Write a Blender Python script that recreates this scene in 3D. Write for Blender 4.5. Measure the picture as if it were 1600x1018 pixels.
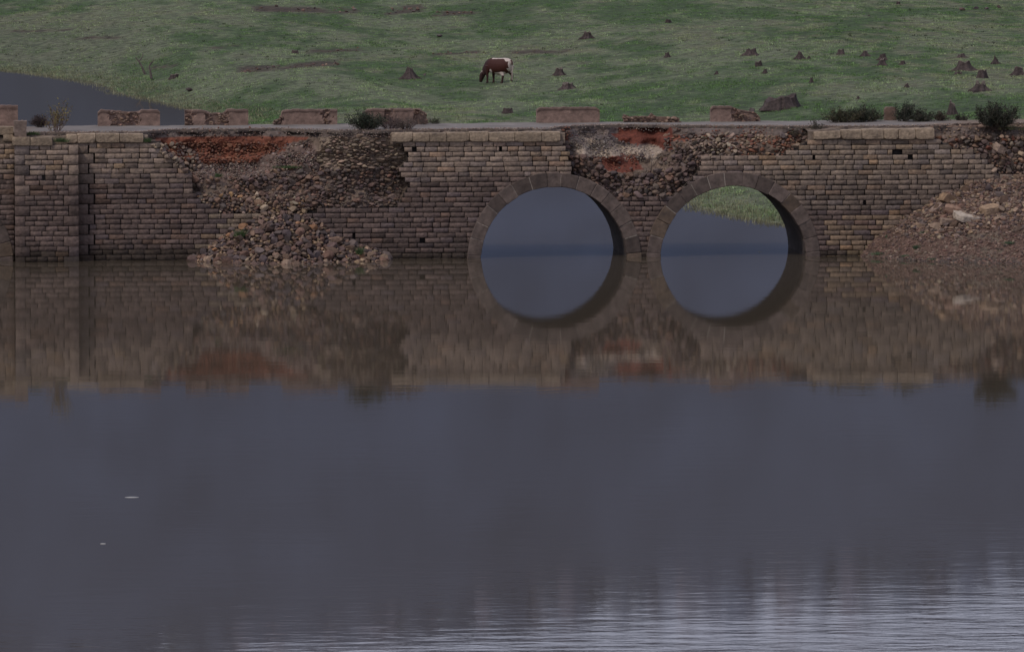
import bpy, bmesh, math, random
import numpy as np
from mathutils import Vector, Matrix, noise as mnoise

for o in list(bpy.data.objects):
    bpy.data.objects.remove(o)
S = bpy.context.scene
C = S.collection
R = random.Random(7)
rng = np.random.default_rng(11)
rad = math.radians

# ------------------------------------------------------------------ camera
A = rad(5.05)                 # the bridge is seen slightly from its left
DIST, CAMH, F = 300.0, 20.9, 10800.0
PITCH = math.atan(859 / F)
cam_pos = Vector((-DIST * math.sin(A), -DIST * math.cos(A), CAMH))
fh = Vector((math.sin(A), math.cos(A), 0))
right = Vector((math.cos(A), -math.sin(A), 0))
fwd = (fh * math.cos(PITCH) + Vector((0, 0, -math.sin(PITCH)))).normalized()
up = right.cross(fwd)
cd = bpy.data.cameras.new('camera')
cd.lens = 36.0 * F / 1600; cd.sensor_width = 36; cd.sensor_fit = 'HORIZONTAL'
cd.clip_start = 1; cd.clip_end = 8000
cam = bpy.data.objects.new('camera', cd); C.objects.link(cam)
cam.matrix_world = Matrix((
    (right.x, up.x, -fwd.x, cam_pos.x), (right.y, up.y, -fwd.y, cam_pos.y),
    (right.z, up.z, -fwd.z, cam_pos.z), (0, 0, 0, 1)))
S.camera = cam

# ------------------------------------------------------------------ light
SUN_EL, SUN_AZ = rad(52), rad(232)     # azimuth clockwise from +Y: sun behind the camera, to its left
w = bpy.data.worlds.new('World'); S.world = w; w.use_nodes = True
nt = w.node_tree; nt.nodes.clear()
N = nt.nodes.new; L = nt.links.new
sky = N('ShaderNodeTexSky'); sky.sky_type = 'NISHITA'; sky.sun_disc = False
sky.sun_elevation = SUN_EL; sky.sun_rotation = SUN_AZ
sky.air_density = 1.0; sky.dust_density = 4.0; sky.ozone_density = 1.5
mixn = N('ShaderNodeMix'); mixn.data_type = 'RGBA'; mixn.inputs[0].default_value = 0.82
mixn.inputs[7].default_value = (5.0, 5.24, 6.75, 1)       # even grey-lavender cloud deck
tcw = N('ShaderNodeTexCoord'); mpw = N('ShaderNodeMapping'); mpw.inputs['Scale'].default_value = (1, 1, 4)
nzw = N('ShaderNodeTexNoise'); nzw.inputs['Scale'].default_value = 2.2; nzw.inputs['Detail'].default_value = 5
rmw = N('ShaderNodeMapRange'); rmw.inputs[3].default_value = 0.68; rmw.inputs[4].default_value = 0.95
L(tcw.outputs['Generated'], mpw.inputs[0]); L(mpw.outputs[0], nzw.inputs['Vector'])
L(nzw.outputs['Fac'], rmw.inputs[0]); L(rmw.outputs[0], mixn.inputs[0])
bg = N('ShaderNodeBackground'); bg.inputs[1].default_value = 0.1
wo = N('ShaderNodeOutputWorld')
sxw = N('ShaderNodeSeparateXYZ'); L(tcw.outputs['Generated'], sxw.inputs[0])
def mrw(v, a, b, c, d):
    n = N('ShaderNodeMapRange'); n.interpolation_type = 'SMOOTHSTEP'; L(v, n.inputs[0])
    for i, q in enumerate((a, b, c, d)): n.inputs[i + 1].default_value = q
    return n.outputs[0]
mb1 = N('ShaderNodeMath'); mb1.operation = 'MULTIPLY'; L(mrw(sxw.outputs['Y'], .2, .8, 0, 1), mb1.inputs[0]); L(mrw(sxw.outputs['Z'], .14, .42, 1, 0), mb1.inputs[1])
mb2 = N('ShaderNodeMath'); mb2.operation = 'MULTIPLY_ADD'; L(mb1.outputs[0], mb2.inputs[0]); mb2.inputs[1].default_value = .5; mb2.inputs[2].default_value = 1
vmw = N('ShaderNodeVectorMath'); vmw.operation = 'SCALE'; L(mixn.outputs[2], vmw.inputs[0]); L(mb2.outputs[0], vmw.inputs['Scale'])
L(sky.outputs[0], mixn.inputs[6]); L(vmw.outputs[0], bg.inputs[0]); L(bg.outputs[0], wo.inputs[0])
sl = bpy.data.lights.new('sun', 'SUN'); sl.energy = 1.5; sl.angle = rad(10); sl.color = (1, .91, .80)
sun = bpy.data.objects.new('sun', sl); C.objects.link(sun)
sd = Vector((math.sin(SUN_AZ) * math.cos(SUN_EL), math.cos(SUN_AZ) * math.cos(SUN_EL), math.sin(SUN_EL)))
sun.rotation_euler = sd.to_track_quat('Z', 'Y').to_euler()
sun.location = (0, -50, 80)
S.view_settings.view_transform = 'Standard'; S.view_settings.look = 'None'
S.view_settings.exposure = -0.3; S.view_settings.gamma = 1; S.view_settings.use_curve_mapping = False
S.render.engine = 'CYCLES'

# ------------------------------------------------------------------ projection helpers
def ray(px, py):
    return fwd + right * ((px - 800) / F) + up * ((509 - py) / F)
def on_y(px, py, y=0.0):
    d = ray(px, py); t = (y - cam_pos.y) / d.y
    return cam_pos + d * t
def on_z(px, py, z=0.0):
    d = ray(px, py); t = (z - cam_pos.z) / d.z
    return cam_pos + d * t
def proj(P):
    P = np.asarray(P, float); q = P - np.array(cam_pos)
    z = q @ np.array(fwd)
    return 800 + F * (q @ np.array(right)) / z, 509 - F * (q @ np.array(up)) / z
def X_(px, py=300): return on_y(px, py).x
def Z_(px, py): return on_y(px, py).z

# ------------------------------------------------------------------ numpy noise
def _h(i, j, k, s):
    n = (i.astype(np.int64) * 374761393 + j.astype(np.int64) * 668265263 + k.astype(np.int64) * 2147483647 + s * 974711) & 0xffffffff
    n = ((n ^ (n >> 13)) * 1274126177) & 0xffffffff
    n = (n ^ (n >> 16)) & 0xffff
    return n / 65535.0
def vnoise(x, y, z=0.0, s=0):
    x, y, z = np.broadcast_arrays(np.asarray(x, float), np.asarray(y, float), np.asarray(z, float))
    i, j, k = np.floor(x), np.floor(y), np.floor(z)
    fx, fy, fz = x - i, y - j, z - k
    fx = fx * fx * (3 - 2 * fx); fy = fy * fy * (3 - 2 * fy); fz = fz * fz * (3 - 2 * fz)
    r = 0
    for a in (0, 1):
        for b in (0, 1):
            for c in (0, 1):
                r = r + _h(i + a, j + b, k + c, s) * (fx if a else 1 - fx) * (fy if b else 1 - fy) * (fz if c else 1 - fz)
    return r
def fbm(x, y, z=0.0, o=4, s=0):
    r, a, t = 0, 1.0, 0
    x = np.asarray(x, float); y = np.asarray(y, float); z = np.asarray(z, float)
    for q in range(o):
        r = r + a * vnoise(x * 2**q + 13.7 * q, y * 2**q + 7.1 * q, z * 2**q, s + q); t += a; a *= .5
    return r / t            # 0..1, mean .5
def sstep(a, b, x):
    t = np.clip((x - a) / (b - a), 0, 1); return t * t * (3 - 2 * t)
def inpoly(px, py, poly):
    px = np.asarray(px, float); py = np.asarray(py, float)
    c = np.zeros(np.broadcast(px, py).shape, bool); n = len(poly)
    for i in range(n):
        x1, y1 = poly[i]; x2, y2 = poly[(i + 1) % n]
        if y1 == y2: continue
        c ^= ((y1 > py) != (y2 > py)) & (px < (x2 - x1) * (py - y1) / (y2 - y1) + x1)
    return c

# ------------------------------------------------------------------ object helpers
def tag(o, label=None, cat=None, group=None, kind=None):
    if label: o['label'] = label
    if cat: o['category'] = cat
    if group: o['group'] = group
    if kind: o['kind'] = kind
    return o
def empty(name, loc=(0, 0, 0), rz=0.0):
    o = bpy.data.objects.new(name, None); C.objects.link(o); o.location = loc; o.rotation_euler = (0, 0, rz)
    o.empty_display_size = .3
    return o
def link(name, me, mat, parent=None):
    o = bpy.data.objects.new(name, me); C.objects.link(o)
    if mat is not None and not me.materials: me.materials.append(mat)
    if parent: o.parent = parent
    return o
def np_mesh(name, V, Fc, col=None, smooth=False):
    """V (n,3); Fc (m,k) or list of such; col (n,3) linear base colour per vertex"""
    V = np.asarray(V, np.float32)
    Fs = Fc if isinstance(Fc, list) else [Fc]
    Fs = [np.asarray(f, np.int32) for f in Fs if len(f)]
    me = bpy.data.meshes.new(name)
    me.vertices.add(len(V)); me.vertices.foreach_set('co', V.ravel())
    idx = np.concatenate([f.ravel() for f in Fs]); tot = np.concatenate([np.full(len(f), f.shape[1]) for f in Fs])
    st = np.concatenate([[0], np.cumsum(tot)[:-1]])
    me.loops.add(len(idx)); me.loops.foreach_set('vertex_index', idx)
    me.polygons.add(len(tot)); me.polygons.foreach_set('loop_start', st.astype(np.int32)); me.polygons.foreach_set('loop_total', tot.astype(np.int32))
    me.update(calc_edges=True); me.validate()
    if col is not None:
        a = me.color_attributes.new('col', 'FLOAT_COLOR', 'POINT')
        c4 = np.ones((len(V), 4), np.float32); c4[:, :3] = col
        a.data.foreach_set('color', c4.ravel())
    me.polygons.foreach_set('use_smooth', np.full(len(me.polygons), smooth))
    return me
def grid_faces(nu, nv):
    i = np.arange(nu - 1)[:, None] * nv + np.arange(nv - 1)[None, :]
    return np.stack([i, i + nv, i + nv + 1, i + 1], -1).reshape(-1, 4)
class MB:
    def __init__(s): s.V = []; s.F = {}; s.Cc = []; s.n = 0
    def add(s, V, Fc, c):
        V = np.asarray(V, float); c = np.asarray(c, float)
        if c.ndim == 1: c = np.broadcast_to(c, (len(V), 3))
        for f in (Fc if isinstance(Fc, list) else [Fc]):
            f = np.asarray(f)
            if len(f): s.F.setdefault(f.shape[1], []).append(f + s.n)
        s.V.append(V); s.Cc.append(c); s.n += len(V)
    def build(s, name, mat, parent=None, smooth=False, origin=None):
        V = np.concatenate(s.V)
        if origin is not None: V = V - np.array(origin)
        me = np_mesh(name, V, [np.concatenate(f) for f in s.F.values()], np.concatenate(s.Cc), smooth)
        o = link(name, me, mat, parent)
        if origin is not None: o.location = origin
        return o

# ------------------------------------------------------------------ materials
def mat(name, base=(.2, .2, .2), attr=True, rough=.9, nscale=6.0, namp=.35, bump=.02, bscale=20., rnd=0.0, spec=.3, blotch=0.0, bcol=(.05, .05, .05), bs=.8, fine=0.0):
    m = bpy.data.materials.new(name); m.use_nodes = True
    t = m.node_tree; N = t.nodes.new; L = t.links.new
    p = t.nodes['Principled BSDF']; p.inputs['Roughness'].default_value = rough
    p.inputs['Specular IOR Level'].default_value = spec
    ge = N('ShaderNodeNewGeometry')
    if attr:
        at = N('ShaderNodeAttribute'); at.attribute_name = 'col'; src = at.outputs['Color']
    else:
        rg = N('ShaderNodeRGB'); rg.outputs[0].default_value = (*base, 1); src = rg.outputs[0]
    nz = N('ShaderNodeTexNoise'); nz.inputs['Scale'].default_value = nscale; nz.inputs['Detail'].default_value = 6
    nz.inputs['Roughness'].default_value = .65
    L(ge.outputs['Position'], nz.inputs['Vector'])
    mr = N('ShaderNodeMapRange'); mr.inputs[1].default_value = .3; mr.inputs[2].default_value = .7
    mr.inputs[3].default_value = 1 - namp; mr.inputs[4].default_value = 1 + namp
    L(nz.outputs['Fac'], mr.inputs[0])
    mu = N('ShaderNodeMix'); mu.data_type = 'RGBA'; mu.blend_type = 'MULTIPLY'; mu.inputs[0].default_value = 1
    L(src, mu.inputs[6]); L(mr.outputs[0], mu.inputs[7]); cur = mu.outputs[2]
    if rnd:
        oi = N('ShaderNodeObjectInfo'); m2 = N('ShaderNodeMapRange'); m2.inputs[3].default_value = 1 - rnd; m2.inputs[4].default_value = 1 + rnd
        L(oi.outputs['Random'], m2.inputs[0]); mm = N('ShaderNodeMix'); mm.data_type = 'RGBA'; mm.blend_type = 'MULTIPLY'; mm.inputs[0].default_value = 1
        L(cur, mm.inputs[6]); L(m2.outputs[0], mm.inputs[7]); cur = mm.outputs[2]
    if blotch:
        n2 = N('ShaderNodeTexNoise'); n2.inputs['Scale'].default_value = bs; n2.inputs['Detail'].default_value = 7; n2.inputs['Roughness'].default_value = .6
        L(ge.outputs['Position'], n2.inputs['Vector'])
        m3 = N('ShaderNodeMapRange'); m3.inputs[1].default_value = .5; m3.inputs[2].default_value = .68; m3.inputs[4].default_value = blotch
        L(n2.outputs['Fac'], m3.inputs[0])
        mx = N('ShaderNodeMix'); mx.data_type = 'RGBA'; mx.inputs[7].default_value = (*bcol, 1)
        L(m3.outputs[0], mx.inputs[0]); L(cur, mx.inputs[6]); cur = mx.outputs[2]
    L(cur, p.inputs['Base Color'])
    if bump:
        n3 = N('ShaderNodeTexNoise'); n3.inputs['Scale'].default_value = bscale; n3.inputs['Detail'].default_value = 5
        L(ge.outputs['Position'], n3.inputs['Vector'])
        b = N('ShaderNodeBump'); b.inputs['Distance'].default_value = bump; b.inputs['Strength'].default_value = 1
        L(n3.outputs['Fac'], b.inputs['Height']); L(b.outputs[0], p.inputs['Normal'])
    return m
M = {}
M['ashlar'] = mat('weathered_ashlar', nscale=7, namp=.36, bump=.04, bscale=9, blotch=.4, bcol=(.07, .06, .058), bs=1.1)
M['vouss'] = mat('arch_stone', nscale=3, namp=.35, bump=.02, bscale=10, blotch=.5, bcol=(.06, .05, .048), bs=2.0)
M['mortar'] = mat('earth_and_mortar', nscale=5, namp=.45, bump=.06, bscale=7)
M['stone'] = mat('rubble_stone', nscale=9, namp=.3, bump=.03, bscale=12)
M['stone_r'] = mat('loose_stone', nscale=9, namp=.3, bump=.03, bscale=12, rnd=.4)
M['asphalt'] = mat('worn_asphalt', nscale=1.3, namp=.22, bump=.02, bscale=14, blotch=.4, bcol=(.12, .10, .09), bs=.5)
M['plaster'] = mat('crumbling_render', nscale=4, namp=.28, bump=.03, bscale=9, blotch=.5, bcol=(.12, .085, .07), bs=2.2)
M['ground'] = mat('field_soil_and_turf', nscale=1.5, namp=.75, bump=.12, bscale=3.5)
M['grass'] = mat('grass_blades', nscale=.5, namp=.18, bump=0, rough=.8)
M['bank'] = mat('gravelly_earth', nscale=5, namp=.6, bump=.09, bscale=8)
M['wood'] = mat('weathered_stump_wood', nscale=7, namp=.45, bump=.05, bscale=9)
M['leaf'] = mat('shrub_leaves', nscale=2, namp=.3, bump=0, rough=.75)
M['hide'] = mat('cow_hide', nscale=14, namp=.12, bump=.008, bscale=22, rough=.65)
M['forest'] = mat('distant_forest', nscale=.05, namp=.35, bump=0, rough=1)
M['foam'] = mat('pale_foam', base=(.45, .45, .44), attr=False, namp=.1, bump=0, rough=.6)

def water_mat():
    m = bpy.data.materials.new('lake_water'); m.use_nodes = True
    t = m.node_tree; N = t.nodes.new; L = t.links.new
    p = t.nodes['Principled BSDF']
    p.inputs['Base Color'].default_value = (.090, .072, .052, 1)
    p.inputs['Roughness'].default_value = .028
    p.inputs['IOR'].default_value = 1.333
    ge = N('ShaderNodeNewGeometry')
    sx = N('ShaderNodeSeparateXYZ'); L(ge.outputs['Position'], sx.inputs[0])
    def math_(op, a, b=None, c=None):
        n = N('ShaderNodeMath'); n.operation = op
        for i, v in enumerate((a, b, c)):
            if v is None: continue
            if isinstance(v, (int, float)): n.inputs[i].default_value = v
            else: L(v, n.inputs[i])
        return n.outputs[0]
    def noise(scale, sc, det=3, rough=.5, rot=0):
        mp = N('ShaderNodeMapping'); mp.inputs['Scale'].default_value = sc; mp.inputs['Rotation'].default_value = (0, 0, rot)
        L(ge.outputs['Position'], mp.inputs[0])
        n = N('ShaderNodeTexNoise'); n.inputs['Scale'].default_value = scale; n.inputs['Detail'].default_value = det; n.inputs['Roughness'].default_value = rough
        L(mp.outputs[0], n.inputs['Vector']); return n.outputs['Fac']
    def mrange(v, a, b, c, d, smooth=True):
        n = N('ShaderNodeMapRange'); n.interpolation_type = 'SMOOTHSTEP' if smooth else 'LINEAR'
        L(v, n.inputs[0])
        for i, q in enumerate((a, b, c, d)): n.inputs[i + 1].default_value = q
        return n.outputs[0]
    # breeze: reaches the water nearest the camera first, more so to the right
    edge = math_('MULTIPLY_ADD', sx.outputs['X'], -0.55, sx.outputs['Y'])       # smaller = nearer / more right
    patch = noise(1, (.05, .022, 1), 4, .6)
    e2 = math_('MULTIPLY_ADD', patch, 34.0, edge)
    breeze = mrange(e2, -125, -107, 1.0, 0.0)
    calm = mrange(sx.outputs['Y'], -95, -8, 1.0, 0.0)
    fine = noise(1, (.85, 1.9, 1), 4, .55, .10)
    swell = noise(1, (.35, .8, 1), 2, .5, -.05)
    amp = math_('ADD', math_('MULTIPLY', breeze, BREEZE), math_('ADD', math_('MULTIPLY', calm, CALM), CALM0))
    h = math_('MULTIPLY', math_('ADD', fine, math_('MULTIPLY', swell, 1.2)), amp)
    b = N('ShaderNodeBump'); b.inputs['Distance'].default_value = 1; b.inputs['Strength'].default_value = 1
    L(h, b.inputs['Height']); L(b.outputs[0], p.inputs['Normal'])
    return m
BREEZE, CALM, CALM0 = .016, .0004, .0010
M['water'] = water_mat()

# ================================================================== TERRAIN
BR_T = 6.0                    # thickness of the bridge
shore_px = [(-900, 62), (-300, 86), (0, 109), (60, 116), (140, 128), (200, 147), (270, 163), (330, 176), (405, 188)]
shore = [on_z(a, b) for a, b in shore_px]
shore = [(p.x, p.y) for p in shore] + [(-9, 99), (-14, 74), (-6, 68), (4, 66), (10, 57)] + \
        [(p.x, p.y) for p in (on_z(1040, 300), on_z(1085, 324), on_z(1150, 340), on_z(1235, 352))] + [(19, 12), (22, 6), (24, -2)]
shore = np.array(shore)
land_poly = [tuple(p) for p in shore] + [(900, -2), (900, 900), (shore[0][0] - 5, 900)]
def shore_dist(x, y):
    d = np.full(np.broadcast(x, y).shape, 1e9)
    for (x1, y1), (x2, y2) in zip(shore[:-1], shore[1:]):
        vx, vy = x2 - x1, y2 - y1
        t = np.clip(((x - x1) * vx + (y - y1) * vy) / (vx * vx + vy * vy), 0, 1)
        d = np.minimum(d, np.hypot(x - x1 - t * vx, y - y1 - t * vy))
    return np.where(inpoly(x, y, land_poly), d, -d)
def field_raw(x, y):
    wob = (fbm(x * .18, y * .12, 0, 4, 3) - .5) * 1.6 * sstep(0, 12, y - 8)
    d = shore_dist(x, y) + wob
    Lx = np.interp(x, [-60, -15, -7, 3, 9, 15, 21, 37], [60, 45, 14, 14, 65, 50, 22, 16])
    z = 3.9 * (1 - np.exp(-np.maximum(d, 0) / Lx)) + np.minimum(d, 0) * .12
    return d, z + sstep(19, 27, x) * np.exp(-np.maximum(y - 7, 0) / 30) * np.clip(5.35 - z, 0, 9) * sstep(0, 3, d)
TX0, TX1, TY0, TY1 = -110, 110, 0, 420
_tx, _ty = np.meshgrid(np.arange(TX0, TX1 + 1.), np.arange(TY0, TY1 + 1.), indexing='ij')
_D, _Z = field_raw(_tx, _ty)
def gblur(a, sg):
    k = np.exp(-np.arange(-3 * sg, 3 * sg + 1) ** 2 / (2. * sg * sg)); k /= k.sum(); r = len(k) // 2
    for ax in (0, 1):
        a = np.apply_along_axis(lambda v: np.convolve(np.pad(v, r, mode='edge'), k, 'valid'), ax, a)
    return a
_B = gblur(_Z, 7); _wt = sstep(4, 16, _D)
_Z = _Z * (1 - _wt) + _B * _wt
def field_z(x, y):
    x = np.asarray(x, float); y = np.asarray(y, float)
    cx = np.clip(x, TX0, TX1 - 1e-6) - TX0; cy = np.clip(y, TY0, TY1 - 1e-6) - TY0
    i = np.floor(cx).astype(int); j = np.floor(cy).astype(int); fx = cx - i; fy = cy - j
    def bl(T): return T[i, j] * (1 - fx) * (1 - fy) + T[i + 1, j] * fx * (1 - fy) + T[i, j + 1] * (1 - fx) * fy + T[i + 1, j + 1] * fx * fy
    d, z = bl(_D), bl(_Z)
    z = z + (fbm(x * 1.1, y * .9, 0, 3, 21) - .5) * .16 * sstep(0, 3, d) + (fbm(x * .25, y * .15, 0, 3, 9) - .5) * .10 * sstep(3, 8, d)
    return np.maximum(z, -2.0)
BROWN = [  # bare earth strips in the grass: px polygons on the photo become patches of soil (x0,y0,x1,y1,halfheight)
    (372, 110, 530, 98, 5), (480, 82, 565, 77, 3), (600, 20, 662, 13, 6), (672, 23, 745, 20, 4), (675, 86, 748, 82, 2.2), (800, 83, 890, 80, 2.4),
    (20, 50, 110, 46, 2), (120, 60, 190, 60, 2), (330, 76, 380, 72, 2), (395, 14, 560, 18, 5), (230, 108, 275, 104, 2)]
def ground_col(P):
    x, y = P[:, 0], P[:, 1]
    px, py = proj(P)
    a = fbm(x * .22, y * .055, 0, 5, 31)
    b = fbm(x * .9, y * .22, 0, 4, 41)
    c = fbm(x * .05, y * .03, 0, 3, 51)
    t = sstep(.40, .60, a * .6 + b * .4)
    green = np.array([.090, .140, .055]); sage = np.array([.195, .222, .13]); dry = np.array([.215, .20, .125]); soil = np.array([.105, .078, .055])
    col = green * (1 - t)[:, None] + sage * t[:, None]
    q = sstep(.52, .68, c * .5 + b * .5)[:, None] * .5
    col = col * (1 - q) + dry * q
    lf = (sstep(330, 60, px) * sstep(20, 45, py) * .6)[:, None]      # paler marsh grass by the far shore
    col = col * (1 - lf) + np.array([.17, .185, .115]) * lf
    nr = (sstep(75, 35, y) * .55)[:, None]; col = col * (1 - nr) + np.array([.23, .245, .155]) * nr
    br = np.zeros(len(x))
    jit = (b - .5) * 2
    for x0, y0, x1, y1, hh in BROWN:
        tt = (px - x0) / (x1 - x0)
        dy = np.abs(py - (y0 + (y1 - y0) * tt) + jit * 3) / hh
        br = np.maximum(br, sstep(1.2, .6, dy) * sstep(-.05, .05, tt) * sstep(1.05, .95, tt))
    br = np.maximum(br * sstep(.35, .55, a * .3 + b * .7), 0)[:, None]
    col = col * (1 - br) + soil * br
    return col, br[:, 0]
xs = np.concatenate([np.linspace(-900, -75, 18), np.arange(-70, 75, .55), np.linspace(80, 900, 18)])
ys = np.concatenate([np.arange(6.1, 40, .5), np.arange(40, 320, 1.0), np.linspace(325, 900, 30)])
gx, gy = np.meshgrid(xs, ys, indexing='ij')
gz = field_z(gx, gy)
V = np.stack([gx, gy, gz], -1).reshape(-1, 3)
col, _ = ground_col(V)
me = np_mesh('field', V, grid_faces(len(xs), len(ys)), col * .62, True)
tag(link('field', me, M['ground']), 'green sloping field of short frosty grass beyond the bridge', None, None, 'structure')

def on_field(px, py):
    d = ray(px, py); t = 309.0
    prev = t
    while t < 900:
        p = cam_pos + d * t
        if p.y > 6.2 and field_z(p.x, p.y) >= p.z:
            lo, hi = prev, t
            for _ in range(14):
                mid = (lo + hi) / 2; q = cam_pos + d * mid
                if field_z(q.x, q.y) >= q.z: hi = mid
                else: lo = mid
            q = cam_pos + d * hi
            return Vector((q.x, q.y, float(field_z(q.x, q.y)))), hi
        prev = t; t += 2.0
    q = cam_pos + d * 600
    return q, 600

# water and lake bed
def sheet(name, x0, x1, y0, y1, z, m):
    V = [(x0, y0, z), (x1, y0, z), (x1, y1, z), (x0, y1, z)]
    return link(name, np_mesh(name, V, np.array([[0, 1, 2, 3]]), np.full((4, 3), .08)), m)
tag(sheet('water', -1500, 1500, -600, 1400, 0, M['water']), 'still grey lake water', None, None, 'structure')
tag(sheet('ground', -4000, 4000, -3000, 5000, -2.3, M['bank']), 'lake bed', None, None, 'structure')

# distant wooded hills that the lake mirrors
def hill():
    us = np.linspace(-900, 900, 220); vs = np.linspace(0, 1, 26)
    U, Vv = np.meshgrid(us, vs, indexing='ij')
    crest = 142 + (fbm(U / 260, 0, 0, 3, 5) - .5) * 9 - .085 * np.clip(U - 90, -250, 250)
    z = -3 + crest * sstep(0, .8, Vv) ** .9 + (fbm(U * .03, Vv * 16, 0, 4, 6) - .5) * 9
    z[:, -1] = 0
    y = 700 + Vv * 420 + (fbm(U * .01, 1, 0, 3, 8) - .5) * 80
    P = np.stack([U, y, z], -1).reshape(-1, 3)
    n = fbm(P[:, 0] * .05, P[:, 2] * .04, 0, 4, 15)
    hz = sstep(14, 60, P[:, 2] + (n - .5) * 25)[:, None]; c = (np.array([.042, .047, .056]) * (1 - hz) + np.array([.069, .088, .137]) * hz) * (.85 + .3 * n)[:, None]  # blue-grey distance haze painted into the hill colour; foothills darker
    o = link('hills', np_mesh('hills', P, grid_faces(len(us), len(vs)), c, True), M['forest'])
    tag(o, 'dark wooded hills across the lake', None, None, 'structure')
    mb = MB()
    for i in range(900):
        u = R.uniform(-260, 300); vv = R.uniform(.70, .84)
        cr = 142 + (float(fbm(u / 260, 0, 0, 3, 5)) - .5) * 9 - .085 * min(250, max(-250, u - 90))
        z0 = -3 + cr * float(sstep(0, .8, vv)) ** .9
        y0 = 700 + vv * 420 + (float(fbm(u * .01, 1, 0, 3, 8)) - .5) * 80
        h = R.uniform(5, 13); r = h * R.uniform(.25, .45)
        k = 9; ang = np.arange(k) / k * 2 * math.pi
        lv = [(.0, .12), (.25, .9), (.5, 1), (.75, .6), (1, .05)]
        PV = []
        for tz, tr in lv:
            rr = r * tr * (1 + .35 * rng.standard_normal(k) * .6)
            PV.append(np.stack([u + rr * np.cos(ang), y0 + rr * np.sin(ang), np.full(k, z0 - 2 + h * tz)], -1))
        PV = np.concatenate(PV)
        Fq = []
        for a in range(len(lv) - 1):
            for b in range(k): Fq.append([a * k + b, a * k + (b + 1) % k, (a + 1) * k + (b + 1) % k, (a + 1) * k + b])
        cc = np.array(R.choice([(.20, .24, .34), (.22, .25, .34), (.26, .25, .32), (.19, .23, .32)])) * R.uniform(.9, 1.1)  # crowns carry the same painted blue haze, brightened to offset backlit shade
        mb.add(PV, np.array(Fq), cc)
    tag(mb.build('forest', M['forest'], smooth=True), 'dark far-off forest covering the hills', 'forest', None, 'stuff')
hill()

# ------------------------------------------------------------------ grass
def blades(P, n_bl, hh, ww, spread, colr, seed=0):
    """numpy tufts: P (n,3) roots, hh (n,) heights, colr (n,3)"""
    g = np.random.default_rng(seed); n = len(P)
    P = np.repeat(P, n_bl, 0); hh = np.repeat(hh, n_bl) * g.uniform(.5, 1.15, n * n_bl); cc = np.repeat(colr, n_bl, 0)
    th = g.uniform(0, 2 * math.pi, n * n_bl); off = g.uniform(0, spread, n * n_bl)
    base = P + np.stack([np.cos(th) * off, np.sin(th) * off, -.02 * np.ones_like(off)], -1)
    lean = g.uniform(.1, .9, n * n_bl)
    tip = base + np.stack([np.cos(th) * hh * lean, np.sin(th) * hh * lean, hh], -1)
    ph = g.uniform(0, math.pi, n * n_bl); wv = ww * g.uniform(.6, 1.3, n * n_bl)
    side = np.stack([np.cos(ph) * wv, np.sin(ph) * wv, np.zeros_like(wv)], -1)
    V = np.stack([base - side, base + side, tip], 1).reshape(-1, 3)
    Fc = np.arange(len(V)).reshape(-1, 3)
    c3 = np.repeat(cc * g.uniform(.8, 1.25, (n * n_bl, 1)), 3, 0)
    return V, Fc, c3
def field_grass():
    n = 230000
    # roots spread over the visible stretch of field, denser nearer
    t = 318 + (rng.uniform(0, 1, n) ** 1.15) * 260
    lat = rng.uniform(-.085, .085, n)
    q = np.array(cam_pos)[None, :2] + t[:, None] * (np.array(fh)[None, :2] + lat[:, None] * np.array(right)[None, :2])
    x, y = q[:, 0], q[:, 1]
    d = shore_dist(x, y)
    z = field_z(x, y)
    keep = (z > .02) & (y > 7.5)
    P = np.stack([x, y, z], -1)[keep]; d = d[keep]
    col, br = ground_col(P)
    k2 = (br < .35) | (rng.uniform(0, 1, len(P)) < .12)
    P, col, d = P[k2], col[k2], d[k2]
    cl = fbm(P[:, 0] * .8, P[:, 1] * .35, 0, 3, 77)
    hh = .05 + .10 * sstep(.35, .75, cl) + .03 * sstep(6, .5, d)
    col = col * (1.12 - .1 * (d < 2))[:, None]
    col = col * np.array([1.25, 1.42, 1.2]) * np.exp(rng.normal(0, .27, (len(P), 1))); hh = hh * rng.uniform(.35, 1.15, len(P))
    V, Fc, c = blades(P, 5, hh, .021, .16, col, 1)
    wk = rng.choice(len(P), 2600, replace=False)                 # darker weeds and dung-dark clumps among the turf
    wk = wk[fbm(P[wk, 0] * .12, P[wk, 1] * .05, 0, 3, 88) > .47]
    V2, F2, c2 = blades(P[wk], 9, rng.uniform(.05, .16, len(wk)), .03, .22, np.repeat(np.array([[.045, .055, .032]]), len(wk), 0), 2)
    V, Fc, c = np.concatenate([V, V2]), np.concatenate([Fc, F2 + len(V)]), np.concatenate([c, c2])
    o = link('grass', np_mesh('grass', V, Fc, c), M['grass'])
    tag(o, 'short pale green grass covering the field', 'grass', None, 'stuff')
    # dark low tussocks
    return
field_grass()
def shore_reeds():
    pts = []
    seg = shore[1:-3]
    for _ in range(9000):
        i = R.randrange(len(seg) - 1); t = R.random()
        x = seg[i][0] * (1 - t) + seg[i + 1][0] * t + R.gauss(0, 1.6); y = seg[i][1] * (1 - t) + seg[i + 1][1] * t + R.gauss(0, 2.5)
        pts.append((x, y))
    pts = np.array(pts); z = field_z(pts[:, 0], pts[:, 1])
    k = (z > -.12) & (z < .5) & (pts[:, 1] > 8)
    P = np.stack([pts[:, 0], pts[:, 1], np.maximum(z, -.05)], -1)[k]
    hh = rng.uniform(.06, .24, len(P)); col = np.array([.26, .26, .155]) * rng.uniform(.5, 1.35, (len(P), 1))
    V, Fc, c = blades(P, 5, hh, .02, .3, col, 5)
    tag(link('reeds', np_mesh('reeds', V, Fc, c), M['grass']), 'dry pale grass stems fringing the far shoreline', 'reeds', None, 'stuff')
shore_reeds()

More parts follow.
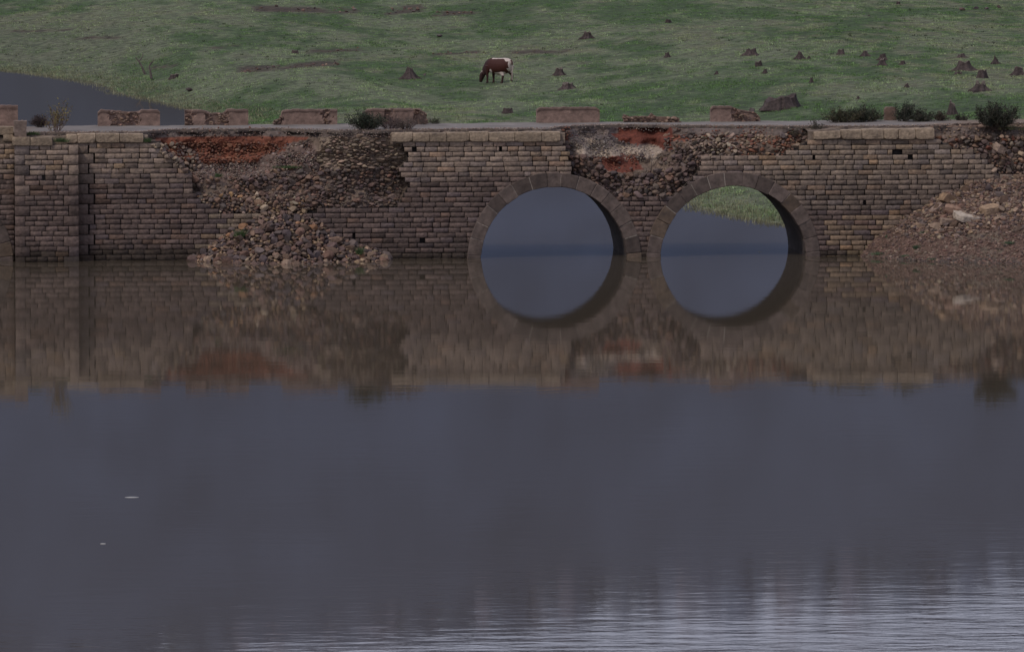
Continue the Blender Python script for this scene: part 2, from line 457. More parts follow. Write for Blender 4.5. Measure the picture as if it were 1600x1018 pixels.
# ================================================================== STONES
def ico(sub):
    bm = bmesh.new(); bmesh.ops.create_icosphere(bm, subdivisions=sub, radius=1)
    V = np.array([v.co[:] for v in bm.verts]); Fc = np.array([[v.index for v in f.verts] for f in bm.faces]); bm.free()
    return V, Fc
ICO2 = ico(2); ICO3 = ico(3)
def rock_var(seed, src=ICO2, cuts=11, lo=.42, hi=.85):
    g = np.random.default_rng(seed); V = src[0].copy()
    for _ in range(cuts):
        n = g.standard_normal(3); n /= np.linalg.norm(n); dd = g.uniform(lo, hi)
        s = V @ n; V = V - n * np.maximum(s - dd, 0)[:, None]
    V *= (1 + .12 * (fbm(V[:, 0] * 1.5 + seed, V[:, 1] * 1.5, V[:, 2] * 1.5, 3) - .5))[:, None]
    return V
RV = [rock_var(i) for i in range(14)]
RV3 = [rock_var(i + 50, ICO3, 12) for i in range(8)]
def rotm(g, n, tilt=math.pi):
    out = np.empty((n, 3, 3))
    a = g.uniform(0, 2 * math.pi, n); b = g.uniform(-tilt, tilt, n); c = g.uniform(-tilt, tilt, n)
    for i in range(n):
        out[i] = np.array(Matrix.Rotation(a[i], 3, 'Z') @ Matrix.Rotation(b[i], 3, 'X') @ Matrix.Rotation(c[i], 3, 'Y'))
    return out
def stones(mb, P, size, cols, seed=0, flat=(.5, 1.0), tilt=.6, world_flat=True):
    g = np.random.default_rng(seed); n = len(P); Rm = rotm(g, n, tilt)
    for i in range(n):
        s = size[i] * .5
        sc = np.array([s * g.uniform(.85, 1.35), s * g.uniform(.8, 1.1), s * g.uniform(*flat)])
        V = (RV[g.integers(len(RV))] * sc) @ Rm[i].T + P[i]
        mb.add(V, ICO2[1], cols[i])
def pick(pal, n, g, jit=.2):
    pal = np.array(pal); i = g.integers(0, len(pal), n)
    return pal[i] * g.uniform(1 - jit, 1 + jit, (n, 1)) * g.uniform(.95, 1.05, (n, 3))

# ================================================================== BRIDGE
bridge = empty('bridge', (0, 0, 0))
tag(bridge, 'ruined stone arch bridge with collapsed side walls standing in the lake', 'bridge')
RI, RO, CZ = 3.2, 3.82, -.12
ARCH = [X_(-118, 403), X_(866, 403), X_(1146, 403)]
def zdeck(x): return 5.53 + .0025 * x
COURSE = .2195
ZT = 5.08
WALL_POLYS = [
    [(122, 220), (252, 220), (256, 232), (268, 240), (284, 250), (292, 262), (300, 274), (302, 300), (312, 313), (336, 323), (345, 334), (470, 334), (486, 330), (520, 325), (560, 328),
     (590, 323), (622, 320), (632, 302), (640, 288), (628, 277), (622, 264), (636, 252), (637, 240), (626, 228), (634, 219), (878, 219), (882, 230), (892, 238), (888, 250), (895, 258), (893, 275),
     (960, 305), (1054, 305), (1090, 270), (1096, 252), (1093, 244), (1110, 240), (1118, 246), (1190, 246), (1196, 240), (1226, 240), (1232, 232), (1246, 231), (1258, 224), (1268, 216),
     (1459, 212), (1466, 220), (1484, 226), (1516, 233), (1530, 243), (1552, 258), (1562, 272), (1620, 272), (1620, 420), (122, 420)],
    [(-400, 208), (23, 208), (23, 420), (-400, 420)]]
HOLES = [(649, 232), (782, 232), (658, 374), (1272, 247), (1351, 318), (1424, 247), (553, 372), (1325, 218)]
def wallmask(px, py): return inpoly(px, py, WALL_POLYS[0]) | inpoly(px, py, WALL_POLYS[1])

# --- recession of the exposed core, control points (px, py, metres back from the wall face)
CP = [(235, 200, .9), (258, 200, 2.0), (300, 200, 2.5), (400, 200, 2.6), (460, 200, 2.5), (490, 201, 1.6), (522, 203, .7),
      (262, 236, 1.7), (300, 240, 2.3), (350, 240, 2.3), (400, 238, 2.1), (440, 232, 1.7), (480, 225, 1.2), (500, 240, .8), (268, 246, 1.2),
      (300, 255, 1.5), (350, 257, 1.7), (400, 255, 1.5), (450, 250, 1.1), (480, 255, .8), (310, 285, .9), (400, 285, .8), (470, 285, .6),
      (330, 325, .2), (420, 328, .25), (480, 325, .25), (540, 207, .5), (620, 207, .4), (520, 230, .5), (560, 230, .32), (620, 232, .42),
      (520, 265, .5), (560, 262, .4), (618, 262, .7), (520, 300, .4), (600, 300, .55), (625, 290, .8), (560, 322, .25), (600, 320, .2),
      (882, 194, 2.0), (900, 191, 3.0), (950, 190, 3.8), (1000, 190, 4.0), (1050, 192, 3.3), (1090, 194, 2.5), (885, 208, .8), (920, 206, 2.1), (950, 206, 2.6),
      (985, 206, 3.5), (1030, 206, 3.7), (1048, 206, 3.4), (1064, 208, 1.8), (1080, 210, 1.4), (900, 230, .9), (940, 228, 1.6), (985, 228, 2.9), (1030, 228, 3.1), (1050, 228, 2.0), (1064, 230, 1.1), (1080, 232, .8),
      (910, 250, .6), (960, 250, 1.1), (1010, 248, 1.4), (1040, 245, 1.4), (1060, 250, .8), (1088, 250, .5), (950, 275, .6), (1000, 275, .7), (1060, 275, .45), (1000, 300, .25),
      (1110, 196, 2.3), (1180, 197, 1.9), (1260, 198, 1.5), (1110, 212, 1.0), (1180, 212, 1.1), (1250, 210, .9), (1110, 230, .5), (1180, 230, .5), (1230, 225, .4), (1150, 244, .25),
      (1480, 202, 1.3), (1560, 202, 1.0), (1660, 200, .9), (1500, 222, .7), (1580, 225, .6), (1660, 225, .5), (1550, 258, .4), (1600, 262, .3), (1660, 262, .3), (1600, 300, .1), (1700, 300, .1),
      (60, 208, .5), (150, 206, .5), (215, 206, .55), (640, 204, .5), (740, 204, .6), (860, 204, .7), (1300, 198, .8), (1400, 198, .8), (1440, 198, .9), (-50, 205, .5)]
CP = np.array(CP, float)
def recess(px, py):
    px = np.asarray(px, float); py = np.asarray(py, float)
    d2 = ((px[..., None] - CP[:, 0]) / 1.25) ** 2 + (py[..., None] - CP[:, 1]) ** 2 + 4
    wgt = d2 ** -1.9
    r = (wgt * CP[:, 2]).sum(-1) / wgt.sum(-1)
    m = wallmask(px, py)
    return np.where(m, .16, r)
def pxy(x, z):
    return proj(np.stack([x, np.zeros_like(x), z], -1))
# regions of the exposed core by colour
RED1 = [(228, 200), (480, 200), (490, 206), (474, 226), (466, 228), (455, 226), (436, 242), (405, 258), (330, 260), (278, 254), (240, 215)]
RED2 = [(876, 196), (1066, 196), (1070, 205), (1058, 236), (1040, 240), (1010, 234), (985, 228), (955, 214), (905, 212), (890, 226), (878, 214)]
RED3 = [(935, 246), (1012, 246), (1008, 268), (985, 272), (950, 268)]
RED4 = [(1058, 198), (1275, 200), (1262, 214), (1180, 212), (1060, 222)]
GRAV1 = [(452, 228), (480, 222), (500, 240), (490, 262), (470, 270), (310, 290), (298, 272), (310, 262), (404, 258)]
GRAV2 = [(890, 222), (905, 208), (960, 212), (985, 228), (1035, 234), (1034, 250), (1000, 250), (940, 248), (905, 245)]
CREAM = [(900, 232), (912, 220), (945, 222), (985, 234), (1034, 234), (1038, 248), (1010, 255), (962, 253), (922, 247)]
RED5 = [(1350, 400), (1330, 340), (1480, 300), (1480, 420)]
def core_col(px, py, x, z):
    n = fbm(x * 1.3, z * 1.6, 0, 4, 61)
    c = np.array([.17, .125, .095])[None] * (.6 + .8 * n)[:, None]
    def put(poly, colr, blur=4.0):
        nonlocal c
        jx = (fbm(x * 2.2, z * 2.2, 0, 3, 71) - .5) * 40; jy = (fbm(x * 2.2, z * 2.2, 5, 3, 72) - .5) * 14
        mk = inpoly(px + jx, py + jy, poly)[:, None]
        c = np.where(mk, np.array(colr)[None] * (.7 + .6 * n)[:, None], c)
    put(RED1, (.185, .066, .040)); put(RED4, (.185, .072, .046)); put(RED2, (.15, .046, .030)); put([(505, 214), (632, 214), (626, 236), (636, 250), (622, 266), (520, 268), (498, 250)], (.25, .19, .14)); put(GRAV1, (.165, .115, .095)); put(GRAV2, (.16, .125, .105)); put(CREAM, (.36, .285, .22)); put(RED3, (.155, .050, .033))
    top = z > (5.5 - .26)
    dark = np.array([.13, .10, .085])[None] * (.7 + .8 * n)[:, None]
    c = np.where((top & (~inpoly(px, py, [(980, 190), (1060, 190), (1060, 240), (980, 240)])))[:, None], dark, c)
    wm = wallmask(px, py)[:, None]
    c = np.where(wm, np.array([.028, .023, .021])[None], c)
    return c
def core_bottom(x):
    zb = np.full(x.shape, -.6)
    rm = RI + .3
    for cx in ARCH:
        dd = np.abs(x - cx)
        zz = CZ + np.sqrt(np.maximum(rm * rm - dd * dd, 0))
        zb = np.where(dd < rm, np.maximum(zb, zz), zb)
    return zb
def core():
    xs = np.arange(X_(-420), X_(1760), .07); nz_ = 90
    tt = np.linspace(0, 1, nz_)
    xg = np.repeat(xs[:, None], nz_, 1)
    zb = core_bottom(xs)[:, None]; zt = (zdeck(xs) - .03)[:, None]
    zg = zb + (zt - zb) * tt[None]
    px, py = pxy(xg.ravel(), zg.ravel())
    r = recess(px, py)
    m = ~wallmask(px, py)
    x, z = xg.ravel(), zg.ravel()
    r = r + m * ((fbm(x * 2.5, z * 3, 0, 4, 81) - .5) * .42 + (fbm(x * 8, z * 9, 0, 2, 85) - .5) * .08)
    r = np.maximum(r, .1)
    c = core_col(px, py, x, z)
    Vv = np.stack([x, r, z], -1)
    o = link('earth_core', np_mesh('earth_core', Vv, grid_faces(len(xs), nz_), c, False), M['mortar'], bridge)
    o['label'] = 'red earth and mortar core exposed where the facing has fallen'
core()
def core_pt(px, py, jit=0.0):
    """points on the exposed core seen at px,py (px,py arrays give positions measured on the wall face)"""
    P = np.array([on_y(a, b)[:] for a, b in zip(px, py)])
    r = recess(px, py)
    P[:, 1] = r
    return P

# --- ashlar facing
def block(mb, f, bu, bv, bw, c, g, rough=.012, back=False):
    """rounded block: f(u,v,w)->xyz, w=0 is the face"""
    us = np.array([0, bu, .5, 1 - bu, 1]); vs = np.array([0, bv, .5, 1 - bv, 1])
    U, W_ = np.meshgrid(us, vs, indexing='ij')
    D = np.zeros((5, 5)); D[0, :] = D[-1, :] = D[:, 0] = D[:, -1] = bw
    for a in (0, 4):
        for b in (0, 4): D[a, b] = bw * 2
    D[1:4, 1:4] = g.uniform(-rough, rough, (3, 3))
    ju = g.uniform(-bu * .35, bu * .35, (5, 5)); jv = g.uniform(-bv * .35, bv * .35, (5, 5))
    U = U + ju; W_ = W_ + jv
    for (a, b, q) in ((0, 0, 1), (0, 4, 1), (4, 0, 1), (4, 4, 1)):
        U[a, b] += (bu * .5 if a == 0 else -bu * .5); W_[a, b] += (bv * .5 if b == 0 else -bv * .5)
    P = f(U.ravel(), W_.ravel(), D.ravel(), 0)
    ring = [0 * 5 + j for j in range(5)] + [i * 5 + 4 for i in range(1, 5)] + [4 * 5 + j for j in range(3, -1, -1)] + [i * 5 for i in range(3, 0, -1)]
    B = f(U.ravel()[ring], W_.ravel()[ring], np.zeros(16), 1)
    V = np.concatenate([P, B]); F1 = grid_faces(5, 5)
    F2 = np.array([[ring[i], 25 + i, 25 + (i + 1) % 16, ring[(i + 1) % 16]] for i in range(16)])
    fs = [F1, F2]
    if back: fs.append(np.array([[25 + i for i in range(16)]]))
    mb.add(V, fs, c)
def wallblock(mb, x0, x1, z0, z1, yf, depth, c, g, gap=.0135, round_=.018, back=False):
    x0 += gap * g.uniform(.4, 1.4); x1 -= gap * g.uniform(.4, 1.4); z0 += gap * g.uniform(.4, 1.3); z1 -= gap * g.uniform(.4, 1.3)
    W, H = x1 - x0, z1 - z0
    tx, tz = g.uniform(-.02, .02), g.uniform(-.02, .02)
    def f(u, v, d, b):
        y = yf + (depth if b else 0) + d + (0 if b else 1) * ((u - .5) * tx + (v - .5) * tz)
        return np.stack([x0 + W * u, np.broadcast_to(y, u.shape), z0 + H * v], -1)
    block(mb, f, min(.3, round_ / W), min(.3, round_ / H), round_, c, g, .014, back)
def stone_col(px, py, g):
    """base colour of a facing block: pale ochre above the old high-water line, darker below"""
    hi = float(sstep(300, 245, py + g.normal(0, 8)))
    lo = np.array([.170, .122, .104]); tan = np.array([.335, .252, .195]); 
    c = lo * (1 - hi) + tan * hi
    if 225 < py < 262 and g.random() < .10: c = np.array([.35, .245, .16])
    if px > 1180 and py < 330 : c = c * .6 + np.array([.27, .215, .16]) * .4
    wp = float(inpoly(px, py, [(1287, 345), (1400, 330), (1480, 340), (1480, 410), (1290, 410)]))
    if wp and g.random() < .75: c = np.array([.285, .20, .135])
    if inpoly(px, py, [(290, 400), (345, 350), (330, 330), (420, 326), (470, 342), (420, 360), (330, 408)]) and g.random() < .8: c = np.array([.27, .205, .15])
    if py > 382 and px < 1250: c = c * .72
    if py > 393: c = c * np.array([.58, .6, .55])
    c = c * g.uniform(.82, 1.18)
    if g.random() < .08: c = c * .66
    if g.random() < .10: c = c * np.array([.92, .96, 1.06])
    if g.random() < .10: c = c * np.array([1.1, 1.0, .9])
    return c
def facing():
    g = np.random.default_rng(3); mb = MB()
    k = 0; z1 = ZT
    while z1 > -.4:
        z0 = z1 - COURSE; zm = (z0 + z1) / 2
        xs = np.arange(X_(-420), X_(1700), .03)
        px, py = pxy(xs, np.full(xs.shape, zm))
        m = wallmask(px, py) & ~((px > 60) & (xs < X_(147.5 if (k // 2) % 2 else 138.5)))
        for cx in ARCH:
            m &= ~(((xs - cx) ** 2 + (zm - CZ) ** 2) < (RO - .16) ** 2)
        idx = np.flatnonzero(m)
        if len(idx):
            runs = np.split(idx, np.flatnonzero(np.diff(idx) > 1) + 1)
            for r in runs:
                a, b = xs[r[0]], xs[r[-1]]
                if b - a < .12: continue
                free_l = not ((px[r[0]] < 130)); x = a
                while x < b - .02:
                    wd = g.uniform(.42, .80) if g.random() > .12 else g.uniform(.28, .42)
                    if b - (x + wd) < .22: wd = b - x
                    pc = proj((x + wd / 2, 0, zm)); pcx, pcy = float(pc[0]), float(pc[1])
                    hole = None
                    for hx, hy in HOLES:
                        if abs(hx - pcx) < wd * 18 and abs(hy - pcy) < 4.2: hole = (hx, hy)
                    c = stone_col(pcx, pcy, g)
                    dy = g.normal(0, .009)
                    if 1379 < pcx < 1399 and abs(pcy - 240) < 4.5:
                        wallblock(mb, x, x + wd * .35, z0, z1, dy, .5, c, g)    # the block beside this one is missing
                    elif hole:
                        hxw = X_(hole[0], hole[1])
                        if hxw - .06 - x > .1: wallblock(mb, x, hxw - .055, z0, z1, dy, .5, c, g)
                        if x + wd - (hxw + .06) > .1: wallblock(mb, hxw + .055, x + wd, z0, z1, dy, .5, c * .95, g)
                    else:
                        wallblock(mb, x, x + wd, z0, z1, dy, .55, c, g)
                    x += wd
        z1 = z0; k += 1
    # large quoins beside the pier
    z1 = ZT; k = 0
    while z1 > -.3:
        z0 = z1 - COURSE * 2
        c = stone_col(135, float(proj((X_(135), 0, (z0 + z1) / 2))[1]), g) * .85  # buttress shadow painted in: quoins of this strip toned darker
        wallblock(mb, X_(120), X_(147 if k % 2 else 138), z0, z1, .0, .5, c, g)
        z1 = z0; k += 1
    o = mb.build('facing_wall', M['ashlar'], bridge, smooth=True)
    o['label'] = 'coursed ashlar facing of the bridge, pale above and dark below'
facing()
def pier():
    g = np.random.default_rng(5); mb = MB(); yf = -.62
    xl, xr = X_(23) - .02, X_(122.5)
    z1 = ZT - .02; k = 0
    # quoins two courses high, body blocks between
    while z1 > -.3:
        z0 = z1 - COURSE * 2; py = float(proj((0, 0, (z0 + z1) / 2))[1]); 
        wl = .66 if k % 2 == 0 else .45; wr = .45 if k % 2 == 0 else .66
        wallblock(mb, xl, xl + wl, z0, z1, yf - .01, .75, stone_col(40, py, g) * .95, g)
        wallblock(mb, xr - wr, xr, z0, z1, yf - .01, .75, stone_col(100, py, g) * .95, g)
        for q in range(2):
            a, b = z0 + q * COURSE, z0 + (q + 1) * COURSE
            x = xl + wl; e = xr - wr
            while x < e - .02:
                wd = g.uniform(.35, .8)
                if e - x - wd < .25: wd = e - x
                pc = float(proj((x + wd / 2, yf, (a + b) / 2))[0]); pyc = float(proj((x, yf, (a + b) / 2))[1])
                if abs(pc - 68) < wd * 18 and abs(pyc - 281) < 4.2:
                    h = X_(68)
                    if h - .06 - x > .1: wallblock(mb, x, h - .06, a, b, yf, .5, stone_col(60, pyc, g), g)
                    if x + wd - h - .06 > .1: wallblock(mb, h + .06, x + wd, a, b, yf, .5, stone_col(60, pyc, g), g)
                else: wallblock(mb, x, x + wd, a, b, yf + g.normal(0, .008), .5, stone_col(60, pyc, g), g)
                x += wd
        z1 = z0; k += 1
    # solid backing
    bx = [(xl + .05, yf + .12), (xr - .05, yf + .12), (xr - .05, .3), (xl + .05, .3)]
    V = [(a, b, z) for z in (-.6, ZT - .05) for a, b in bx]
    mb.add(V, np.array([[0, 1, 5, 4], [1, 2, 6, 5], [2, 3, 7, 6], [3, 0, 4, 7], [4, 5, 6, 7]]), (.06, .05, .045))
    o = mb.build('buttress', M['ashlar'], bridge, smooth=True)
    o['label'] = 'square buttress with alternating corner blocks at the left end'
pier()

# --- arch rings and vaults
def arch(cx, i):
    g = np.random.default_rng(20 + i); mb = MB(); n = 17
    a0, a1 = math.pi + .12, -.12
    cuts = np.linspace(a0, a1, n + 1); cuts[1:-1] += g.uniform(-.02, .02, n - 1)
    for k in range(n):
        t0, t1 = cuts[k], cuts[k + 1]
        ro = RO + g.uniform(-.02, .03); dy = g.uniform(-.012, .012)
        gp = .011
        ri = RI + g.uniform(-.018, .022)
        def f(u, v, d, b, t0=t0, t1=t1, ro=ro, dy=dy, ri=ri):
            th = t0 + (t1 - t0) * u; r = ri + (ro - ri) * v
            y = -.045 + dy + (.85 if b else 0) + d
            return np.stack([cx + r * np.cos(th), np.broadcast_to(y, u.shape), CZ + r * np.sin(th)], -1)
        c = np.array([.145, .11, .094]) * g.uniform(.68, 1.3)
        if k in (0, 1, n - 1, n - 2): c = c * .9
        if g.random() < .25: c = c * np.array([1.05, 1, .86])
        t0 -= gp / 3.5; t1 += gp / 3.5
        block(mb, f, .045, .035, .022, c, g, .010)
    mp_ = mb
    for k in range(2, n - 1):
        if g.random() < .35: continue
        def f2(u, v, d, b, tc=cuts[k]):
            r = RI + .03 + (RO - RI - .06) * v; th = tc + (u - .5) * .011
            return np.stack([cx + r * np.cos(th), np.broadcast_to(-.034 + (.3 if b else 0) + d * .2, u.shape), CZ + r * np.sin(th)], -1)
        block(mp_, f2, .1, .02, .01, np.array([.42, .36, .30]) * g.uniform(.5, 1.), g, .002)
    o = mb.build('arch_ring', M['vouss'], bridge, smooth=False)
    if i: o['label'] = ['', 'left stone ring of the two round arches', 'right stone ring of the two round arches'][i]
    # vault
    ths = np.linspace(a0, a1, 60); ysv = np.linspace(.4, BR_T + .02, 24)
    T, Y = np.meshgrid(ths, ysv, indexing='ij')
    rr = RI + (fbm(T * 9, Y * 2, 0, 3, 44) - .5) * .04
    Vi = np.stack([cx + rr * np.cos(T), Y, CZ + rr * np.sin(T)], -1).reshape(-1, 3)
    Ve = np.stack([cx + (RO - .05) * np.cos(T), Y, CZ + (RO - .05) * np.sin(T)], -1).reshape(-1, 3)
    mv = MB(); 
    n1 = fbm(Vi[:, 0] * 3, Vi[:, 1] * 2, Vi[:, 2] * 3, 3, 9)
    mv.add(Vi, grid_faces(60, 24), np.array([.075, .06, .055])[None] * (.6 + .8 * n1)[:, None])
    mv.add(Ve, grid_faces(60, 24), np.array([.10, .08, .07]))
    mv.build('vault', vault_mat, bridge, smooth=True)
def mk_vault():
    m = mat('vault_stone', nscale=4, namp=.3, bump=.03, bscale=8)
    return m
vault_mat = mk_vault()
for i, cx in enumerate(ARCH): arch(cx, i)

# --- back wall (faces away)
def backwall():
    xs = np.arange(X_(-420), X_(1760), .12); zb = np.full(xs.shape, -.6)
    for cx in ARCH:
        dd = np.abs(xs - cx); zb = np.where(dd < RI + .02, np.maximum(zb, CZ + np.sqrt(np.maximum((RI + .02) ** 2 - dd * dd, 0))), zb)
    tt = np.linspace(0, 1, 30); zt = zdeck(xs) - .02
    zg = zb[:, None] + (zt - zb)[:, None] * tt[None]; xg = np.repeat(xs[:, None], 30, 1)
    x, z = xg.ravel(), zg.ravel()
    rowi = np.floor(z / COURSE); coli = np.floor(x / .7 + (rowi % 2) * .5)
    hh = _h(coli, rowi, rowi * 0, 4)
    c = np.array([.17, .135, .115])[None] * (.65 + .7 * hh)[:, None]
    V = np.stack([x, np.full(x.shape, BR_T), z], -1)
    link('back_wall', np_mesh('back_wall', V, grid_faces(len(xs), 30)[:, ::-1], c), M['ashlar'], bridge)
backwall()

# --- copings
def coping(px0, px1, ztop, h, seed, yf=-.1, depth=.62, tone=1.0, tilt=0.0, c=None):
    g = np.random.default_rng(seed); mb = MB()
    x0, x1 = X_(px0), X_(px1)
    cc = (np.array([.36, .275, .195]) if c is None else np.array(c)) * tone * g.uniform(.85, 1.12)
    z1, z0 = ztop, ztop - h
    x0 += .008; x1 -= .008
    ns = 9
    def P(u, v, wv):
        x = x0 + (x1 - x0) * u; z = z0 + (z1 - z0) * v + tilt * (u - .5); y = yf + depth * wv
        return x, y, z
    # subdivided box with rounded worn edges
    bm = bmesh.new(); bmesh.ops.create_cube(bm, size=1)
    bmesh.ops.subdivide_edges(bm, edges=bm.edges[:], cuts=5, use_grid_fill=True)
    V = np.array([v.co[:] for v in bm.verts]); Fq = np.array([[v.index for v in f.verts] for f in bm.faces]); bm.free()
    D = np.array([x1 - x0, depth, h]); rd = .018
    Q = V * D
    inner = np.clip(Q, -D / 2 + rd, D / 2 - rd); off = Q - inner; ln = np.linalg.norm(off, axis=1, keepdims=True)
    Q = np.where(ln > 1e-6, inner + off / np.maximum(ln, 1e-6) * np.minimum(ln, rd), Q)
    wx = Q[:, 0] + seed * 3.1
    Q += (np.stack([fbm(wx * 3, Q[:, 1] * 3, Q[:, 2] * 4, 3, s) for s in (1, 2, 3)], -1) - .5) * np.array([.02, .045, .03])
    # chipped corners
    for _ in range(3):
        n = np.array([g.choice([-1, 1]) * g.uniform(.4, 1), -g.uniform(.3, 1), g.choice([-1, 1]) * g.uniform(.4, 1)]); n /= np.linalg.norm(n)
        mx = (Q @ n).max() - g.uniform(.005, .05); Q -= n * np.maximum(Q @ n - mx, 0)[:, None]
    Q[:, 2] += tilt * Q[:, 0] / D[0]
    ctr = np.array([(x0 + x1) / 2, yf + depth / 2, (z0 + z1) / 2])
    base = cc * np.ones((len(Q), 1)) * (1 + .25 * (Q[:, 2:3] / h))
    mb.add(Q + ctr, Fq, base)
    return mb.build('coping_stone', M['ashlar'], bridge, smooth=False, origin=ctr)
zc = lambda px, py: Z_(px, py)
for k, (a, b, t, bt) in enumerate([(104, 121, 210, 223), (121, 150, 209, 223), (150, 187, 208.5, 222.5), (187, 224.5, 209, 222.5)]):
    coping(a, b, zc(a, t), (bt - t) / 36, 100 + k)
for k, (a, b, t) in enumerate([(612, 645, 207.5), (645, 671, 208), (671, 698, 208), (698, 733, 207), (733, 763.5, 206), (763.5, 804, 207), (804, 846, 206.5), (846, 875.5, 206)]):
    coping(a, b, zc(a, t), (221.3 - t) / 36, 110 + k, tone=1.0 if k != 2 else .85)
for k, (a, b, t) in enumerate([(1271, 1313, 205), (1313, 1346, 203), (1346, 1380, 202), (1380, 1403, 202), (1403, 1430, 201.5), (1430, 1459.5, 200.5)]):
    coping(a, b, zc(a, t), (217.3 - t) / 36, 120 + k, tilt=.05 if k == 0 else 0)
coping(19, 47, zc(30, 213), .36, 131, yf=-.72, depth=.9, tone=.75); coping(47, 82, zc(60, 213.5), .35, 132, yf=-.7, depth=.8, tone=.85)
for k, (a, b, t, h) in enumerate([(-60, -22, 198, .36), (-22, 22, 198, .36), (-40, -8, 211, .28), (5, 22, 210, .30)]):
    coping(a, b, zc(a, t), h, 135 + k, yf=-.05, tone=.95)
def post():
    mb = MB(); x0, x1 = X_(23), X_(41.5); zb = zc(30, 213.5); zt = zc(30, 188)
    bm = bmesh.new(); bmesh.ops.create_cube(bm, size=1); bmesh.ops.subdivide_edges(bm, edges=bm.edges[:], cuts=5, use_grid_fill=True)
    V = np.array([v.co[:] for v in bm.verts]); Fq = np.array([[v.index for v in f.verts] for f in bm.faces]); bm.free()
    D = np.array([x1 - x0, .48, zt - zb]); Q = V * D
    Q[:, 0] *= 1 + .10 * (V[:, 2] > .3); Q[:, 2] += np.where(V[:, 2] > .49, (fbm(V[:, 0] * 5, V[:, 1] * 5, 0, 3, 2) - .5) * .10, 0)
    Q += (np.stack([fbm(Q[:, 0] * 5, Q[:, 1] * 5, Q[:, 2] * 5, 3, s) for s in (4, 5, 6)], -1) - .5) * .05
    ctr = np.array([(x0 + x1) / 2, -.3, (zb + zt) / 2])
    mb.add(Q + ctr, Fq, (.22, .165, .135))
    o = mb.build('corner_post', M['plaster'], bridge, origin=ctr); o['label'] = 'short square stone post on top of the buttress'
post()

# --- far parapets: short lengths of low wall, each decayed in its own way
def parapet(px0, px1, top, seed, broken=(), label='', colr=(.265, .18, .145), cap=True):
    """top: list of (frac, py)"""
    g = np.random.default_rng(seed); mb = MB()
    y0, y1 = BR_T - .55, BR_T - .08
    x0, x1 = on_y(px0, 185, y0).x, on_y(px1, 185, y0).x
    nx = int((x1 - x0) / .045) + 2; xs = np.linspace(x0, x1, nx); u = (xs - x0) / (x1 - x0)
    zb = zdeck(xs) - .05
    tp = np.interp(u, [a for a, _ in top], [b for _, b in top])
    zt = np.array([on_y(800, t, y0).z for t in tp]) - np.array([on_y(800, 188, y0).z - on_y(float(proj((xx, y0, 5.5))[0]), 188, y0).z for xx in xs])
    zt = zt + (fbm(xs * 6 + seed, 0, 0, 3, seed) - .5) * .05
    nz_ = 12; tt = np.linspace(0, 1, nz_)
    def shell(y, sgn):
        xg = np.repeat(xs[:, None], nz_, 1); zg = zb[:, None] + (zt - zb)[:, None] * tt[None]
        yg = y + sgn * (.02 * (fbm(xg * 5, zg * 5, 0, 3, seed) - .5))
        for (b0, b1) in broken:
            uu = (xg - x0) / (x1 - x0)
            mk = sstep(b0 - .02, b0 + .02, uu + (fbm(xg * 9, zg * 9, 0, 2, 3) - .5) * .2) * sstep(b1 + .02, b1 - .02, uu + (fbm(xg * 9, zg * 9, 3, 2, 3) - .5) * .2)
            yg = yg - sgn * mk * .12
        if cap: yg = yg + sgn * (-.0 + .03 * (tt[None] > .83)) * 1
        return np.stack([xg, yg, zg], -1).reshape(-1, 3)
    Vf, Vb = shell(y0, -1), shell(y1, 1)
    n1 = fbm(Vf[:, 0] * 4, Vf[:, 2] * 6, 0, 3, 12)
    cc = np.array(colr)[None] * (.75 + .5 * n1)[:, None]
    capm = np.tile(tt > .8, nx)[:, None]
    cc = np.where(capm & cap, cc * .82, cc)
    Fq = grid_faces(nx, nz_); nn = nx * nz_
    top_f = np.array([[i * nz_ + nz_ - 1, (i + 1) * nz_ + nz_ - 1, nn + (i + 1) * nz_ + nz_ - 1, nn + i * nz_ + nz_ - 1] for i in range(nx - 1)])
    e1 = np.array([[j, j + 1, nn + j + 1, nn + j] for j in range(nz_ - 1)]); e2 = e1 + (nx - 1) * nz_
    mb.add(np.concatenate([Vf, Vb]), [Fq, Fq + nn, top_f, e1, e2], np.concatenate([cc, cc]))
    for (b0, b1) in broken:
        n = int((b1 - b0) * (x1 - x0) * 26)
        uu = g.uniform(b0, b1, n); xx = x0 + (x1 - x0) * uu; ztl = np.interp(xx, xs, zt); zbl = zdeck(xx)
        zz = zbl + (ztl - zbl) * g.uniform(.05, .95, n)
        P = np.stack([xx, np.full(n, y0 + .03), zz], -1)
        stones(mb, P, g.uniform(.10, .26, n), pick([(.24, .155, .115), (.19, .13, .10), (.28, .19, .14)], n, g), seed, (.35, .7), .35)
    ctr = ((x0 + x1) / 2, (y0 + y1) / 2, float(zb.mean()))
    o = mb.build('parapet', M['plaster'], bridge, origin=ctr)
    o['label'] = label
parapet(-60, 28, [(0, 166), (1, 165)], 1, [(.0, .5)], 'stub of parapet at the left edge behind the buttress')
parapet(153, 250, [(0, 176), (.05, 172), (.3, 173), (.5, 175), (.66, 174), (.7, 172), (.97, 172), (1, 175)], 2, [(.22, .62)], 'low parapet broken open in its middle with rubble showing')
parapet(289, 388, [(0, 172), (.25, 172), (.36, 174), (.42, 177), (.6, 177), (.66, 171), (1, 171.5)], 3, [(.02, .12), (.36, .66)], 'low parapet with a notch worn in its middle')
parapet(428, 527, [(0, 188), (.1, 186), (.13, 174), (.2, 171.5), (1, 171)], 4, [(0, .12), (.8, .86)], 'low parapet whose left end has crumbled to a step')
parapet(567, 667, [(0, 176), (.08, 170.5), (.9, 170), (1, 178)], 5, [(.36, .46), (.8, 1.)], 'low parapet half hidden by dark shrubs')
parapet(839, 937, [(0, 172), (.06, 168), (.94, 167.5), (1, 171)], 6, [], 'most complete parapet, plain pinkish render with cracked top')
